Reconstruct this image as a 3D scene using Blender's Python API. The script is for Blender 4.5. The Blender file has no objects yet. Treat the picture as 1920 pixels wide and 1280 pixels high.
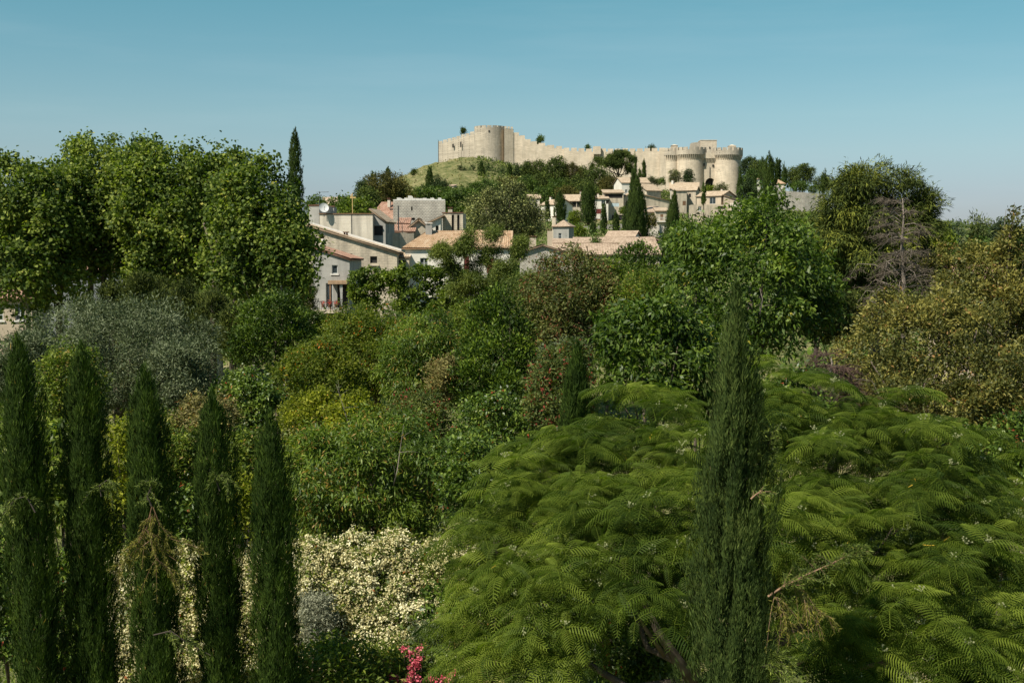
import bpy, math
import numpy as np
from mathutils import Vector

# ------------------------------------------------------------------ camera, sky, sun
S = bpy.context.scene
C = S.collection
FPX, HOR = 2318.0, 480.0            # focal length in photo pixels, horizon row
TH = math.atan2(640 - HOR, FPX)
cd = bpy.data.cameras.new("camera"); cam = bpy.data.objects.new("camera", cd); C.objects.link(cam)
cd.sensor_width = 36.0; cd.lens = 36.0 * FPX / 1920.0
cd.clip_start = 0.5; cd.clip_end = 20000
cam.location = (0, 0, 0); cam.rotation_euler = (math.pi / 2 - TH, 0, 0)
S.camera = cam

SUN_EL, SUN_AZ = math.radians(51), math.radians(46)      # azimuth: left of straight behind the camera
world = bpy.data.worlds.new("World"); S.world = world; world.use_nodes = True
wn = world.node_tree; wn.nodes.clear()
sky = wn.nodes.new("ShaderNodeTexSky"); sky.sky_type = 'NISHITA'; sky.sun_disc = False
sky.sun_elevation = SUN_EL; sky.sun_rotation = math.radians(180) + SUN_AZ
sky.altitude = 0; sky.air_density = 1.0; sky.dust_density = 0.6; sky.ozone_density = 1.0
tint = wn.nodes.new("ShaderNodeMixRGB"); tint.blend_type = 'MULTIPLY'; tint.inputs[0].default_value = 1.0
tg = wn.nodes.new("ShaderNodeTexCoord"); sxyz = wn.nodes.new("ShaderNodeSeparateXYZ"); tr_ = wn.nodes.new("ShaderNodeValToRGB")
wn.links.new(tg.outputs['Generated'], sxyz.inputs[0]); wn.links.new(sxyz.outputs[2], tr_.inputs[0]); wn.links.new(tr_.outputs[0], tint.inputs[2])
e_ = tr_.color_ramp.elements; e_[0].position = 0; e_[0].color = (.66, .70, 1.0, 1); e_[1].position = 1.0; e_[1].color = (.66, 1.02, 1, 1)
for q_, c_ in ((.047,(.755,.82,1,1)), (.08,(.84,.96,1,1)), (.11,(.84,1.035,1,1)), (.2,(.63,1.09,.975,1))):
    k_ = e_.new(q_); k_.color = c_
bg = wn.nodes.new("ShaderNodeBackground"); bg.inputs[1].default_value = 0.058
wo = wn.nodes.new("ShaderNodeOutputWorld")
wn.links.new(sky.outputs[0], tint.inputs[1])
cm = wn.nodes.new("ShaderNodeMapping"); cm.inputs['Scale'].default_value = (2.2, 2.2, 22); cm.inputs['Rotation'].default_value = (0, .05, .3)
cn = wn.nodes.new("ShaderNodeTexNoise"); cn.inputs['Scale'].default_value = 1.6; cn.inputs['Detail'].default_value = 5; cn.inputs['Roughness'].default_value = .55
cr_ = wn.nodes.new("ShaderNodeMapRange"); cr_.inputs[1].default_value = .5; cr_.inputs[2].default_value = .85; cr_.inputs[3].default_value = 0; cr_.inputs[4].default_value = .08
cx = wn.nodes.new("ShaderNodeMixRGB"); cx.inputs[2].default_value = (8.5, 9.2, 9.6, 1)           # thin high veil of cloud
wn.links.new(tg.outputs['Generated'], cm.inputs[0]); wn.links.new(cm.outputs[0], cn.inputs[0]); wn.links.new(cn.outputs[0], cr_.inputs[0])
wn.links.new(cr_.outputs[0], cx.inputs[0]); wn.links.new(tint.outputs[0], cx.inputs[1]); wn.links.new(cx.outputs[0], bg.inputs[0]); wn.links.new(bg.outputs[0], wo.inputs[0])

sl = bpy.data.lights.new("sun", 'SUN'); sl.energy = 4.6; sl.angle = math.radians(0.53); sl.color = (1.0, 0.93, 0.80)
so = bpy.data.objects.new("sun", sl); C.objects.link(so)
SD = Vector((-math.sin(SUN_AZ) * math.cos(SUN_EL), -math.cos(SUN_AZ) * math.cos(SUN_EL), math.sin(SUN_EL)))
so.rotation_euler = SD.to_track_quat('Z', 'Y').to_euler()
S.view_settings.view_transform = 'Standard'; S.view_settings.look = 'None'
S.view_settings.exposure = 0.7; S.view_settings.gamma = 1.0
try:
    S.cycles.max_bounces = 6; S.cycles.transparent_max_bounces = 4
    S.cycles.diffuse_bounces = 3; S.cycles.glossy_bounces = 2; S.cycles.transmission_bounces = 3
except Exception: pass

# ------------------------------------------------------------------ helpers
rng = np.random.default_rng(7)
def at(px, py, Y):
    """world point seen at photo pixel (px, py) at depth Y"""
    s, c = math.sin(TH), math.cos(TH)
    u = 640 - py
    d = Vector((px - 960, u * s + FPX * c, u * c - FPX * s))
    return d * (Y / d.y)
def sc(Y): return Y / FPX
def lerp_tab(x, tab):
    xs = [t[0] for t in tab]; ys = [t[1] for t in tab]
    return np.interp(x, xs, ys)
B0 = [(-60, -11), (20, -10.8), (35, -10.2), (60, -8.8), (90, -7.0), (130, -5), (200, -2), (300, 2.5), (700, 0), (20000, -30)]
CR = [(-600, -8), (-130, -3), (-97, 3), (-87, 7), (-77, 14), (-70, 20), (-62, 28), (-53, 35), (-33, 43), (-17, 45), (10, 38), (40, 31), (106, 25), (130, 22), (150, 16), (175, 9), (195, 3), (240, -2), (900, -8)]
GY = [(190, 0), (250, .06), (300, .15), (350, .28), (400, .42), (430, .5), (480, .68), (520, .84), (565, 1), (700, 1), (1000, 0)]
def smooth_interp(x, tab):
    return (lerp_tab(x - 6, tab) + lerp_tab(x, tab) * 2 + lerp_tab(x + 6, tab)) / 4
def ground(x, y):
    g = smooth_interp(y, GY); b = smooth_interp(y, B0); c = smooth_interp(x, CR)
    return b * (1 - g) + c * g
def gz(x, y): return float(ground(np.float64(x), np.float64(y)))

def tag(o, label=None, cat=None, group=None, kind=None):
    if label: o['label'] = label
    if cat: o['category'] = cat
    if group: o['group'] = group
    if kind: o['kind'] = kind
    return o
def empty(name, loc, label, cat, group=None, rot=0.0):
    o = bpy.data.objects.new(name, None); C.objects.link(o); o.location = loc; o.rotation_euler = (0, 0, rot)
    o.empty_display_size = 0.2
    return tag(o, label, cat, group)
def mk(name, V, F, mat, parent=None, var=None, smooth=False):
    """quad mesh from numpy arrays"""
    V = np.asarray(V, dtype=np.float32).reshape(-1, 3); F = np.asarray(F, dtype=np.int32).reshape(-1, 4)
    me = bpy.data.meshes.new(name); n = len(F)
    me.vertices.add(len(V)); me.vertices.foreach_set("co", V.ravel())
    me.loops.add(n * 4); me.loops.foreach_set("vertex_index", F.ravel())
    me.polygons.add(n); me.polygons.foreach_set("loop_start", np.arange(0, n * 4, 4, dtype=np.int32))
    if smooth: me.polygons.foreach_set("use_smooth", np.ones(n, dtype=bool))
    me.update(calc_edges=True)
    if var is not None:
        a = me.attributes.new("v", 'FLOAT', 'FACE'); a.data.foreach_set("value", np.asarray(var, dtype=np.float32))
    me.materials.append(mat)
    o = bpy.data.objects.new(name, me); C.objects.link(o)
    if parent is not None: o.parent = parent
    return o
class MB:
    """collects polygons for one mesh object"""
    def __init__(s): s.v = []; s.f = []
    def poly(s, pts):
        b = len(s.v); s.v += [tuple(p) for p in pts]; s.f.append(tuple(range(b, b + len(pts))))
    def box(s, x0, x1, y0, y1, z0, z1):
        b = len(s.v)
        s.v += [(x0,y0,z0),(x1,y0,z0),(x1,y1,z0),(x0,y1,z0),(x0,y0,z1),(x1,y0,z1),(x1,y1,z1),(x0,y1,z1)]
        s.f += [(b+3,b+2,b+1,b),(b+4,b+5,b+6,b+7),(b,b+1,b+5,b+4),(b+1,b+2,b+6,b+5),(b+2,b+3,b+7,b+6),(b+3,b,b+4,b+7)]
    def hexa(s, q0, q1):
        """solid between two quads (matching order)"""
        b = len(s.v); s.v += [tuple(p) for p in q0] + [tuple(p) for p in q1]
        s.f += [(b+3,b+2,b+1,b),(b+4,b+5,b+6,b+7)] + [(b+i, b+(i+1)%4, b+4+(i+1)%4, b+4+i) for i in range(4)]
    def tube(s, pts, rad, n=7, cap=True):
        P = [Vector(p) for p in pts]; b0 = len(s.v)
        for i, p in enumerate(P):
            d = (P[min(i+1, len(P)-1)] - P[max(i-1, 0)]).normalized()
            a = d.orthogonal().normalized() if abs(d.z) > .98 else d.cross(Vector((0,0,1))).normalized()
            c = d.cross(a)
            r = rad[i] if hasattr(rad, '__len__') else rad
            for k in range(n):
                t = 2*math.pi*k/n; s.v.append(tuple(p + a*math.cos(t)*r + c*math.sin(t)*r))
        for i in range(len(P)-1):
            for k in range(n):
                k2 = (k+1) % n; a0 = b0+i*n
                s.f.append((a0+k, a0+k2, a0+n+k2, a0+n+k))
        if cap:
            s.f.append(tuple(b0+k for k in range(n))[::-1]); s.f.append(tuple(b0+(len(P)-1)*n+k for k in range(n)))
    def build(s, name, mat, parent=None, smooth=False):
        me = bpy.data.meshes.new(name); me.from_pydata(s.v, [], s.f); me.update(); me.materials.append(mat)
        if smooth:
            for p in me.polygons: p.use_smooth = True
        o = bpy.data.objects.new(name, me); C.objects.link(o)
        if parent is not None: o.parent = parent
        return o

# ------------------------------------------------------------------ materials
def nt(name):
    m = bpy.data.materials.new(name); m.use_nodes = True; t = m.node_tree
    b = t.nodes["Principled BSDF"]; return m, t, b
def ramp(t, stops):
    r = t.nodes.new("ShaderNodeValToRGB"); e = r.color_ramp.elements
    e[0].position = stops[0][0]; e[0].color = (*stops[0][1], 1)
    e[1].position = stops[-1][0]; e[1].color = (*stops[-1][1], 1)
    for p, c in stops[1:-1]:
        k = e.new(p); k.color = (*c, 1)
    return r
def coord(t, scale=(1,1,1), kind='Object'):
    tc = t.nodes.new("ShaderNodeTexCoord"); mp = t.nodes.new("ShaderNodeMapping"); mp.inputs['Scale'].default_value = scale
    t.links.new(tc.outputs[kind], mp.inputs[0]); return mp
LM = {}
def leafmat(name, stops, trans=0.35, rough=0.5, spec=0.35, nscale=0.6, nmix=0.35, tcol=(1.3, 1.5, 0.5), fresh=False):
    """foliage: colour by per-leaf value, slow noise through the crown, light through the leaf"""
    if name in LM: return LM[name]
    spec *= .6; rough = min(.9, rough+.12)
    m, t, b = nt(name)
    a = t.nodes.new("ShaderNodeAttribute"); a.attribute_name = "v"
    mp = coord(t); nz = t.nodes.new("ShaderNodeTexNoise"); nz.inputs['Scale'].default_value = nscale; nz.inputs['Detail'].default_value = 1.5
    t.links.new(mp.outputs[0], nz.inputs[0])
    ms = t.nodes.new("ShaderNodeMapRange"); ms.inputs[1].default_value = .3; ms.inputs[2].default_value = .7
    ms.inputs[3].default_value = -nmix; ms.inputs[4].default_value = nmix
    t.links.new(nz.outputs[0], ms.inputs[0])
    # the rare odd leaves (v > 1) keep their own colour
    ad = t.nodes.new("ShaderNodeMath"); ad.operation = 'ADD'; ad.use_clamp = True
    cl = t.nodes.new("ShaderNodeMath"); cl.operation = 'MINIMUM'; cl.inputs[1].default_value = 0.93
    t.links.new(a.outputs['Fac'], ad.inputs[0]); t.links.new(ms.outputs[0], ad.inputs[1]); t.links.new(ad.outputs[0], cl.inputs[0])
    gt = t.nodes.new("ShaderNodeMath"); gt.operation = 'GREATER_THAN'; gt.inputs[1].default_value = 1.5
    t.links.new(a.outputs['Fac'], gt.inputs[0])
    mx = t.nodes.new("ShaderNodeMath"); mx.operation = 'MAXIMUM'
    t.links.new(cl.outputs[0], mx.inputs[0]); t.links.new(gt.outputs[0], mx.inputs[1])
    if fresh: stops = [(p_, (c_[0]*(1.05+.33*p_), c_[1]*(1.02+.32*p_), c_[2]*.68)) for p_, c_ in stops]
    r = ramp(t, stops); t.links.new(mx.outputs[0], r.inputs[0])
    t.links.new(r.outputs[0], b.inputs['Base Color']); b.inputs['Roughness'].default_value = rough
    b.inputs['Specular IOR Level'].default_value = spec
    tr = t.nodes.new("ShaderNodeBsdfTranslucent"); mc = t.nodes.new("ShaderNodeMixRGB"); mc.blend_type = 'MULTIPLY'
    mc.inputs[0].default_value = 1; mc.inputs[2].default_value = (*tcol, 1)
    t.links.new(r.outputs[0], mc.inputs[1]); t.links.new(mc.outputs[0], tr.inputs[0])
    mix = t.nodes.new("ShaderNodeMixShader"); mix.inputs[0].default_value = trans
    t.links.new(b.outputs[0], mix.inputs[1]); t.links.new(tr.outputs[0], mix.inputs[2])
    t.links.new(mix.outputs[0], t.nodes["Material Output"].inputs[0])
    LM[name] = m; return m
def solidmat(name, col, rough=.8, nscale=3.0, amt=.25, spec=.3, metal=0):
    if name in LM: return LM[name]
    m, t, b = nt(name); mp = coord(t); nz = t.nodes.new("ShaderNodeTexNoise"); nz.inputs['Scale'].default_value = nscale; nz.inputs['Detail'].default_value = 4
    t.links.new(mp.outputs[0], nz.inputs[0])
    lo = tuple(c*(1-amt) for c in col); hi = tuple(min(1, c*(1+amt)) for c in col)
    r = ramp(t, [(.3, lo), (.7, hi)]); t.links.new(nz.outputs[0], r.inputs[0]); t.links.new(r.outputs[0], b.inputs['Base Color'])
    b.inputs['Roughness'].default_value = rough; b.inputs['Specular IOR Level'].default_value = spec; b.inputs['Metallic'].default_value = metal
    LM[name] = m; return m
def stonemat(name, c_hi, c_lo, c_stain, course=.45, bw=.9, joint=.35, stain=.45, bump=.4, nscale=.35, mortar=.02):
    """masonry or render: courses of blocks, patches, and long vertical rain stains"""
    if name in LM: return LM[name]
    m, t, b = nt(name)
    geo = t.nodes.new("ShaderNodeTexCoord")
    # a coordinate that runs along the wall whichever way it faces: (x + y, z)
    sx = t.nodes.new("ShaderNodeSeparateXYZ"); t.links.new(geo.outputs['Object'], sx.inputs[0])
    ax = t.nodes.new("ShaderNodeMath"); ax.operation = 'ADD'; t.links.new(sx.outputs[0], ax.inputs[0]); t.links.new(sx.outputs[1], ax.inputs[1])
    cb = t.nodes.new("ShaderNodeCombineXYZ"); t.links.new(ax.outputs[0], cb.inputs[0]); t.links.new(sx.outputs[2], cb.inputs[1])
    br = t.nodes.new("ShaderNodeTexBrick"); br.inputs['Scale'].default_value = 1.0
    br.inputs['Brick Width'].default_value = bw; br.inputs['Row Height'].default_value = course; br.inputs['Mortar Size'].default_value = mortar
    br.inputs['Color1'].default_value = (1,1,1,1); br.inputs['Color2'].default_value = (.72,.72,.72,1); br.inputs['Mortar'].default_value = (.35,.35,.35,1)
    t.links.new(cb.outputs[0], br.inputs[0])
    n1 = t.nodes.new("ShaderNodeTexNoise"); n1.inputs['Scale'].default_value = nscale; n1.inputs['Detail'].default_value = 6; n1.inputs['Roughness'].default_value = .65
    t.links.new(geo.outputs['Object'], n1.inputs[0])
    r1 = ramp(t, [(.32, c_lo), (.62, c_hi)]); t.links.new(n1.outputs[0], r1.inputs[0])
    mp2 = t.nodes.new("ShaderNodeMapping"); mp2.inputs['Scale'].default_value = (1.3, .12, 1); t.links.new(cb.outputs[0], mp2.inputs[0])
    n2 = t.nodes.new("ShaderNodeTexNoise"); n2.inputs['Scale'].default_value = .9; n2.inputs['Detail'].default_value = 5; t.links.new(mp2.outputs[0], n2.inputs[0])
    r2 = ramp(t, [(.46, (0,0,0)), (.66, (1,1,1))]); t.links.new(n2.outputs[0], r2.inputs[0])
    f = t.nodes.new("ShaderNodeMath"); f.operation = 'MULTIPLY'; f.inputs[1].default_value = stain; t.links.new(r2.outputs[0], f.inputs[0])
    m1 = t.nodes.new("ShaderNodeMixRGB"); m1.inputs[2].default_value = (*c_stain, 1); t.links.new(f.outputs[0], m1.inputs[0]); t.links.new(r1.outputs[0], m1.inputs[1])
    m2 = t.nodes.new("ShaderNodeMixRGB"); m2.blend_type = 'MULTIPLY'; m2.inputs[0].default_value = joint
    t.links.new(m1.outputs[0], m2.inputs[1]); t.links.new(br.outputs[0], m2.inputs[2])
    t.links.new(m2.outputs[0], b.inputs['Base Color']); b.inputs['Roughness'].default_value = .92; b.inputs['Specular IOR Level'].default_value = .15
    n3 = t.nodes.new("ShaderNodeTexNoise"); n3.inputs['Scale'].default_value = 5; n3.inputs['Detail'].default_value = 4; t.links.new(geo.outputs['Object'], n3.inputs[0])
    mm = t.nodes.new("ShaderNodeMixRGB"); mm.inputs[0].default_value = .5; t.links.new(br.outputs[0], mm.inputs[1]); t.links.new(n3.outputs[0], mm.inputs[2])
    bp = t.nodes.new("ShaderNodeBump"); bp.inputs['Strength'].default_value = bump; bp.inputs['Distance'].default_value = .06
    t.links.new(mm.outputs[0], bp.inputs['Height']); t.links.new(bp.outputs[0], b.inputs['Normal'])
    LM[name] = m; return m
def tilemat(name, cols, pitch=.22, row=.42):
    """canal tiles: every tile its own colour, darker joints, lichen"""
    if name in LM: return LM[name]
    m, t, b = nt(name); tc = t.nodes.new("ShaderNodeTexCoord")
    br = t.nodes.new("ShaderNodeTexBrick"); br.offset = 0; br.inputs['Scale'].default_value = 1
    br.inputs['Brick Width'].default_value = pitch; br.inputs['Row Height'].default_value = row; br.inputs['Mortar Size'].default_value = .018
    br.inputs['Color1'].default_value = (0,0,0,1); br.inputs['Color2'].default_value = (1,1,1,1); br.inputs['Mortar'].default_value = (.1,.1,.1,1)
    t.links.new(tc.outputs['UV'], br.inputs[0])
    n1 = t.nodes.new("ShaderNodeTexNoise"); n1.inputs['Scale'].default_value = .9; n1.inputs['Detail'].default_value = 5; n1.inputs['Roughness'].default_value = .7
    t.links.new(tc.outputs['Object'], n1.inputs[0])
    ad = t.nodes.new("ShaderNodeMixRGB"); ad.inputs[0].default_value = .74; t.links.new(br.outputs[0], ad.inputs[1]); t.links.new(n1.outputs[0], ad.inputs[2])
    r = ramp(t, [(.12, cols[0]), (.4, cols[1]), (.58, cols[2]), (.85, cols[3])]); t.links.new(ad.outputs[0], r.inputs[0])
    mu = t.nodes.new("ShaderNodeMixRGB"); mu.blend_type = 'MULTIPLY'; mu.inputs[2].default_value = (.45,.42,.4,1)
    t.links.new(br.outputs['Fac'], mu.inputs[0]); t.links.new(r.outputs[0], mu.inputs[1])
    t.links.new(mu.outputs[0], b.inputs['Base Color']); b.inputs['Roughness'].default_value = .9; b.inputs['Specular IOR Level'].default_value = .15
    LM[name] = m; return m
M_CASTLE = stonemat("castle limestone", (.68,.57,.435), (.54,.45,.335), (.33,.29,.235), .5, 1.1, .7, .28, .7, .16, .04)
M_CASTLE_G = stonemat("weathered grey limestone", (.54,.465,.365), (.40,.345,.27), (.25,.225,.19), .5, 1.0, .8, .38, .6, .12, .035)
M_STONE = stonemat("old village stone", (.56,.475,.36), (.42,.355,.27), (.21,.185,.15), .24, .5, .2, .6, .7, .9, .02)
M_RUBBLE = stonemat("grey rubble stone", (.58,.53,.45), (.38,.345,.295), (.20,.185,.165), .19, .36, .55, .25, .9, .8, .04)
M_RENDER = stonemat("weathered lime render", (.64,.57,.465), (.53,.465,.375), (.24,.215,.18), .5, 1.0, .04, .65, .3, .5)
M_WHITE = stonemat("white render", (.70,.655,.57), (.60,.56,.48), (.36,.33,.29), .5, 1.0, .06, .3, .15, .3)
M_BEIGE = stonemat("beige render", (.50,.405,.30), (.41,.33,.245), (.27,.225,.175), .5, 1.0, .15, .35, .2, .4)
M_GREYSHADE = stonemat("pale render with painted shade", (.20,.215,.21), (.16,.17,.165), (.11,.115,.11), .5, 1.0, .1, .4, .2, .5)  # pale wall, the trees' shade put into its blue grey colour
M_GREYR = stonemat("grey render", (.36,.345,.315), (.27,.26,.235), (.17,.165,.155), .5, 1.0, .15, .5, .2, .5)
M_TILE = tilemat("weathered tan tiles", [(.14,.11,.08), (.38,.29,.20), (.46,.36,.255), (.54,.45,.35)])
M_TILE_O = tilemat("orange clay tiles", [(.17,.09,.05), (.36,.235,.14), (.44,.31,.20), (.50,.40,.29)])
M_TILE_R = tilemat("red clay tiles", [(.11,.06,.045), (.28,.16,.11), (.36,.22,.16), (.42,.31,.23)])
M_TILE_P = tilemat("pale pink tiles", [(.12,.085,.065), (.33,.245,.175), (.42,.32,.235), (.51,.41,.32)])
M_MORTAR = solidmat("pale mortar", (.62,.59,.54), .9, 3, .12)
M_DARK = solidmat("dark interior", (.03,.027,.025), .9, 1, .3)  # near black colour stands in for the unlit depth of openings
M_GLASS = solidmat("window glass", (.035,.045,.05), .12, 1, .2, spec=.6)
M_FRAME = solidmat("painted window frame", (.45,.46,.44), .6, 3, .1)
M_REDSH = solidmat("dark red shutter", (.13,.028,.024), .6, 2, .2)
M_BROWN = solidmat("brown wood", (.16,.09,.05), .7, 4, .3)
M_WOOD = solidmat("tan wood", (.30,.20,.12), .75, 4, .25)
M_METAL = solidmat("dark iron", (.07,.07,.07), .5, 4, .2, metal=.3)
M_PALEMET = solidmat("pale painted metal", (.55,.55,.53), .5, 3, .08)
M_CLOTH = solidmat("white curtain cloth", (.62,.61,.58), .9, 2, .08)
M_BLUESH = solidmat("pale blue shutter", (.42,.50,.52), .6, 2, .1)
M_YELLOW = solidmat("ochre painted steel", (.50,.34,.14), .5, 2, .15)
M_BARK = solidmat("grey brown bark", (.11,.085,.065), .95, 5, .4)
M_BARKD = solidmat("dark bark", (.055,.043,.034), .95, 5, .4)
M_BARKP = solidmat("pale plane bark", (.24,.215,.17), .9, 3, .4)
M_DEAD = solidmat("bleached dead wood", (.20,.165,.135), .95, 4, .35)
M_TWIG = solidmat("brown dead twigs", (.105,.085,.062), .95, 4, .35)

M_DKTWIG = solidmat('dark reddish twigs', (.075,.045,.035), .95, 4, .35)
# ------------------------------------------------------------------ ground
def gradmesh():
    xs = np.concatenate([np.linspace(-9000,-700,14)[:-1], np.linspace(-700,-160,30)[:-1], np.linspace(-160,200,130)[:-1], np.linspace(200,800,30)[:-1], np.linspace(800,9000,14)])
    ys = np.concatenate([np.linspace(-60,200,70)[:-1], np.linspace(200,720,150)[:-1], np.linspace(720,1500,24)[:-1], np.linspace(1500,14000,16)])
    X, Y = np.meshgrid(xs, ys); Z = ground(X, Y)
    near = np.clip((Y-330)/100, 0, 1) * np.clip((640-Y)/50, 0, 1)
    Z = Z + near*(.5*np.sin(X*.31+Y*.17) + .35*np.sin(X*.83-Y*.61+1) + .2*np.sin(X*1.9+Y*1.3))
    Z = Z + .12*np.sin(X*.7)*np.sin(Y*.6)
    V = np.stack([X,Y,Z], -1).reshape(-1,3); ny, nx = X.shape
    i = np.arange((ny-1)*(nx-1)); r, c = i//(nx-1), i % (nx-1); a = r*nx+c
    return V, np.stack([a, a+1, a+nx+1, a+nx], 1)
gm, t, b = nt("dry grass and earth")
tc = coord(t); n1 = t.nodes.new("ShaderNodeTexNoise"); n1.inputs['Scale'].default_value = .16; n1.inputs['Detail'].default_value = 8; n1.inputs['Roughness'].default_value = .68
n2 = t.nodes.new("ShaderNodeTexNoise"); n2.inputs['Scale'].default_value = .9; n2.inputs['Detail'].default_value = 5
t.links.new(tc.outputs[0], n1.inputs[0]); t.links.new(tc.outputs[0], n2.inputs[0])
mx = t.nodes.new("ShaderNodeMixRGB"); mx.inputs[0].default_value = .4; t.links.new(n1.outputs[0], mx.inputs[1]); t.links.new(n2.outputs[0], mx.inputs[2])
r = ramp(t, [(.36, (.045,.06,.02)), (.46, (.10,.11,.04)), (.54, (.17,.16,.07)), (.64, (.26,.22,.12))]); t.links.new(mx.outputs[0], r.inputs[0])
t.links.new(r.outputs[0], b.inputs['Base Color']); b.inputs['Roughness'].default_value = 1; b.inputs['Specular IOR Level'].default_value = .05
bp = t.nodes.new("ShaderNodeBump"); bp.inputs['Strength'].default_value = .8; bp.inputs['Distance'].default_value = .5; t.links.new(mx.outputs[0], bp.inputs['Height']); t.links.new(bp.outputs[0], b.inputs['Normal'])
V, F = gradmesh()
tag(mk("ground", V, F, gm, smooth=True), kind='structure')

# ------------------------------------------------------------------ buildings
def facade(mb, O, U, w, h, holes, N, depth=.22):
    """wall sheet w x h from O along U (z up) with real openings; N points outward"""
    O, U, N = Vector(O), Vector(U), Vector(N); Z = Vector((0,0,1))
    us = sorted({0.0, w} | {max(0, a) for a,_,_,_ in holes} | {min(w, a2) for _,a2,_,_ in holes})
    vs = sorted({0.0, h} | {max(0, b) for _,_,b,_ in holes} | {min(h, b2) for _,_,_,b2 in holes})
    P = lambda u, v, k=0: O + U*u + Z*v - N*k
    for i in range(len(us)-1):
        for j in range(len(vs)-1):
            uc, vc = (us[i]+us[i+1])/2, (vs[j]+vs[j+1])/2
            if any(a < uc < a2 and b < vc < b2 for a, a2, b, b2 in holes): continue
            mb.poly([P(us[i],vs[j]), P(us[i+1],vs[j]), P(us[i+1],vs[j+1]), P(us[i],vs[j+1])])
    for a, a2, b, b2 in holes:
        mb.poly([P(a,b), P(a,b2), P(a,b2,depth), P(a,b,depth)]); mb.poly([P(a2,b2), P(a2,b), P(a2,b,depth), P(a2,b2,depth)])
        mb.poly([P(a,b2), P(a2,b2), P(a2,b2,depth), P(a,b2,depth)]); mb.poly([P(a2,b), P(a,b), P(a,b,depth), P(a2,b,depth)])

def roof_plane(A, B, Cc, D, corr=True, pitch=.22, thick=.14):
    """A-B along the eave, D-C along the ridge; returns verts, faces, uvs"""
    A, B, Cc, D = (np.array(p, float) for p in (A, B, Cc, D))
    W = max(np.linalg.norm(B-A), np.linalg.norm(Cc-D)); L = np.linalg.norm((D+Cc)/2-(A+B)/2)
    nrm = np.cross(B-A, D-A) if np.linalg.norm(D-A) > .01 else np.cross(B-A, Cc-A); nrm /= np.linalg.norm(nrm)
    if nrm[2] < 0: nrm = -nrm
    n = int(W/pitch*6) if corr else max(2, int(W/.6)); m = max(2, int(L/.42)) if corr else 4
    n = min(n, 420)
    u = np.linspace(0, 1, n+1); v = np.linspace(0, 1, m+1); UU, VV = np.meshgrid(u, v)
    bot = A + (B-A)*UU[...,None]; top = D + (Cc-D)*UU[...,None]; P = bot + (top-bot)*VV[...,None]
    if corr:
        P = P + nrm*(.045*np.abs(np.sin(UU*W/pitch*math.pi)) + .018*np.sin(VV*L*1.1+UU*5)+.02*np.sin(UU*W*.9+2))[...,None]
    V = P.reshape(-1,3); k = np.arange(n*m); rr, c = k//n, k % n; a = rr*(n+1)+c
    F = np.stack([a, a+1, a+n+2, a+n+1], 1); uv = np.stack([UU*W, VV*L], -1).reshape(-1,2)
    q = [A-nrm*.02, B-nrm*.02, Cc-nrm*.02, D-nrm*.02]; q2 = [p-nrm*thick for p in q]; b0 = len(V)
    V = np.concatenate([V, q, q2]); uv = np.concatenate([uv, np.zeros((8,2))])
    F2 = [[b0+7,b0+6,b0+5,b0+4]] + [[b0+i, b0+(i+1)%4, b0+4+(i+1)%4, b0+4+i] for i in range(4)]
    return V, np.concatenate([F, F2]), uv
def add_roof(name, planes, mat, parent, corr):
    Vs, Fs, Us, o = [], [], [], 0
    for p in planes:
        V, F, uv = roof_plane(*p, corr=corr); Vs.append(V); Fs.append(F+o); Us.append(uv); o += len(V)
    V, F, U = np.concatenate(Vs), np.concatenate(Fs), np.concatenate(Us)
    ob = mk(name, V, F, mat, parent)
    l = ob.data.uv_layers.new(name="UVMap"); l.data.foreach_set("uv", U[F.ravel()].astype(np.float32).ravel())
    return ob
SH = {'red': M_REDSH, 'brown': M_BROWN, 'blue': M_BLUESH}
def window(root, O, U, N, w, h, style):
    """pane, frame and shutters set in an opening; O is its lower left corner on the wall face"""
    O, U, N = Vector(O), Vector(U), Vector(N); Z = Vector((0,0,1))
    def slab(mb, a, a2, b, b2, k0, k1):
        q = lambda k: [O+U*x+Z*y-N*k for x, y in ((a,b),(a2,b),(a2,b2),(a,b2))]
        mb.hexa(q(k1), q(k0))
    if style in ('red', 'brown', 'blue'):                     # closed shutters: two leaves
        mb = MB(); slab(mb, .02, w/2-.015, .02, h-.02, .05, .10); slab(mb, w/2+.015, w-.02, .02, h-.02, .05, .10)
        mb.build('shutter', SH[style], root); mb = MB(); slab(mb, .01, w-.01, .01, h-.01, .19, .215); mb.build('window', M_DARK, root); return
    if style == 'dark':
        mb = MB(); slab(mb, .01, w-.01, .01, h-.01, .20, .217); mb.build('opening', M_DARK, root); return  # dark sheet in the hole in place of the unlit room
    mb = MB(); slab(mb, .01, w-.01, .01, h-.01, .17, .20)
    pane = mb.build('window' if style != 'door' else 'glass_door', M_GLASS, root)
    mb = MB(); f = .07
    slab(mb, .005, f, .005, h-.005, .10, .165); slab(mb, w-f, w-.005, .005, h-.005, .10, .165)
    slab(mb, f, w-f, h-f, h-.005, .105, .165); slab(mb, f, w-f, .005, f, .105, .165)
    if w > .6: slab(mb, w/2-.04, w/2+.04, f, h-f, .11, .165)
    if style == 'win' and h > 1:
        for k in (1, 2): slab(mb, f, w/2-.04, h*k/3-.02, h*k/3+.02, .12, .165); slab(mb, w/2+.04, w-f, h*k/3-.02, h*k/3+.02, .12, .165)
    mb.build('frame', M_FRAME, pane)
    if style == 'shut':                                        # open shutters at both sides
        for s in (0, 1):
            mb = MB(); x0 = -w/2-.03 if s == 0 else w+.03; slab(mb, x0, x0+w/2, 0, h, -.05, -.012); mb.build('shutter', M_REDSH, root)
    if style in ('win', 'sill'):
        mb = MB(); slab(mb, -.12, w+.12, -.1, -.003, -.08, .05); mb.build('sill', M_MORTAR, pane)
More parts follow.
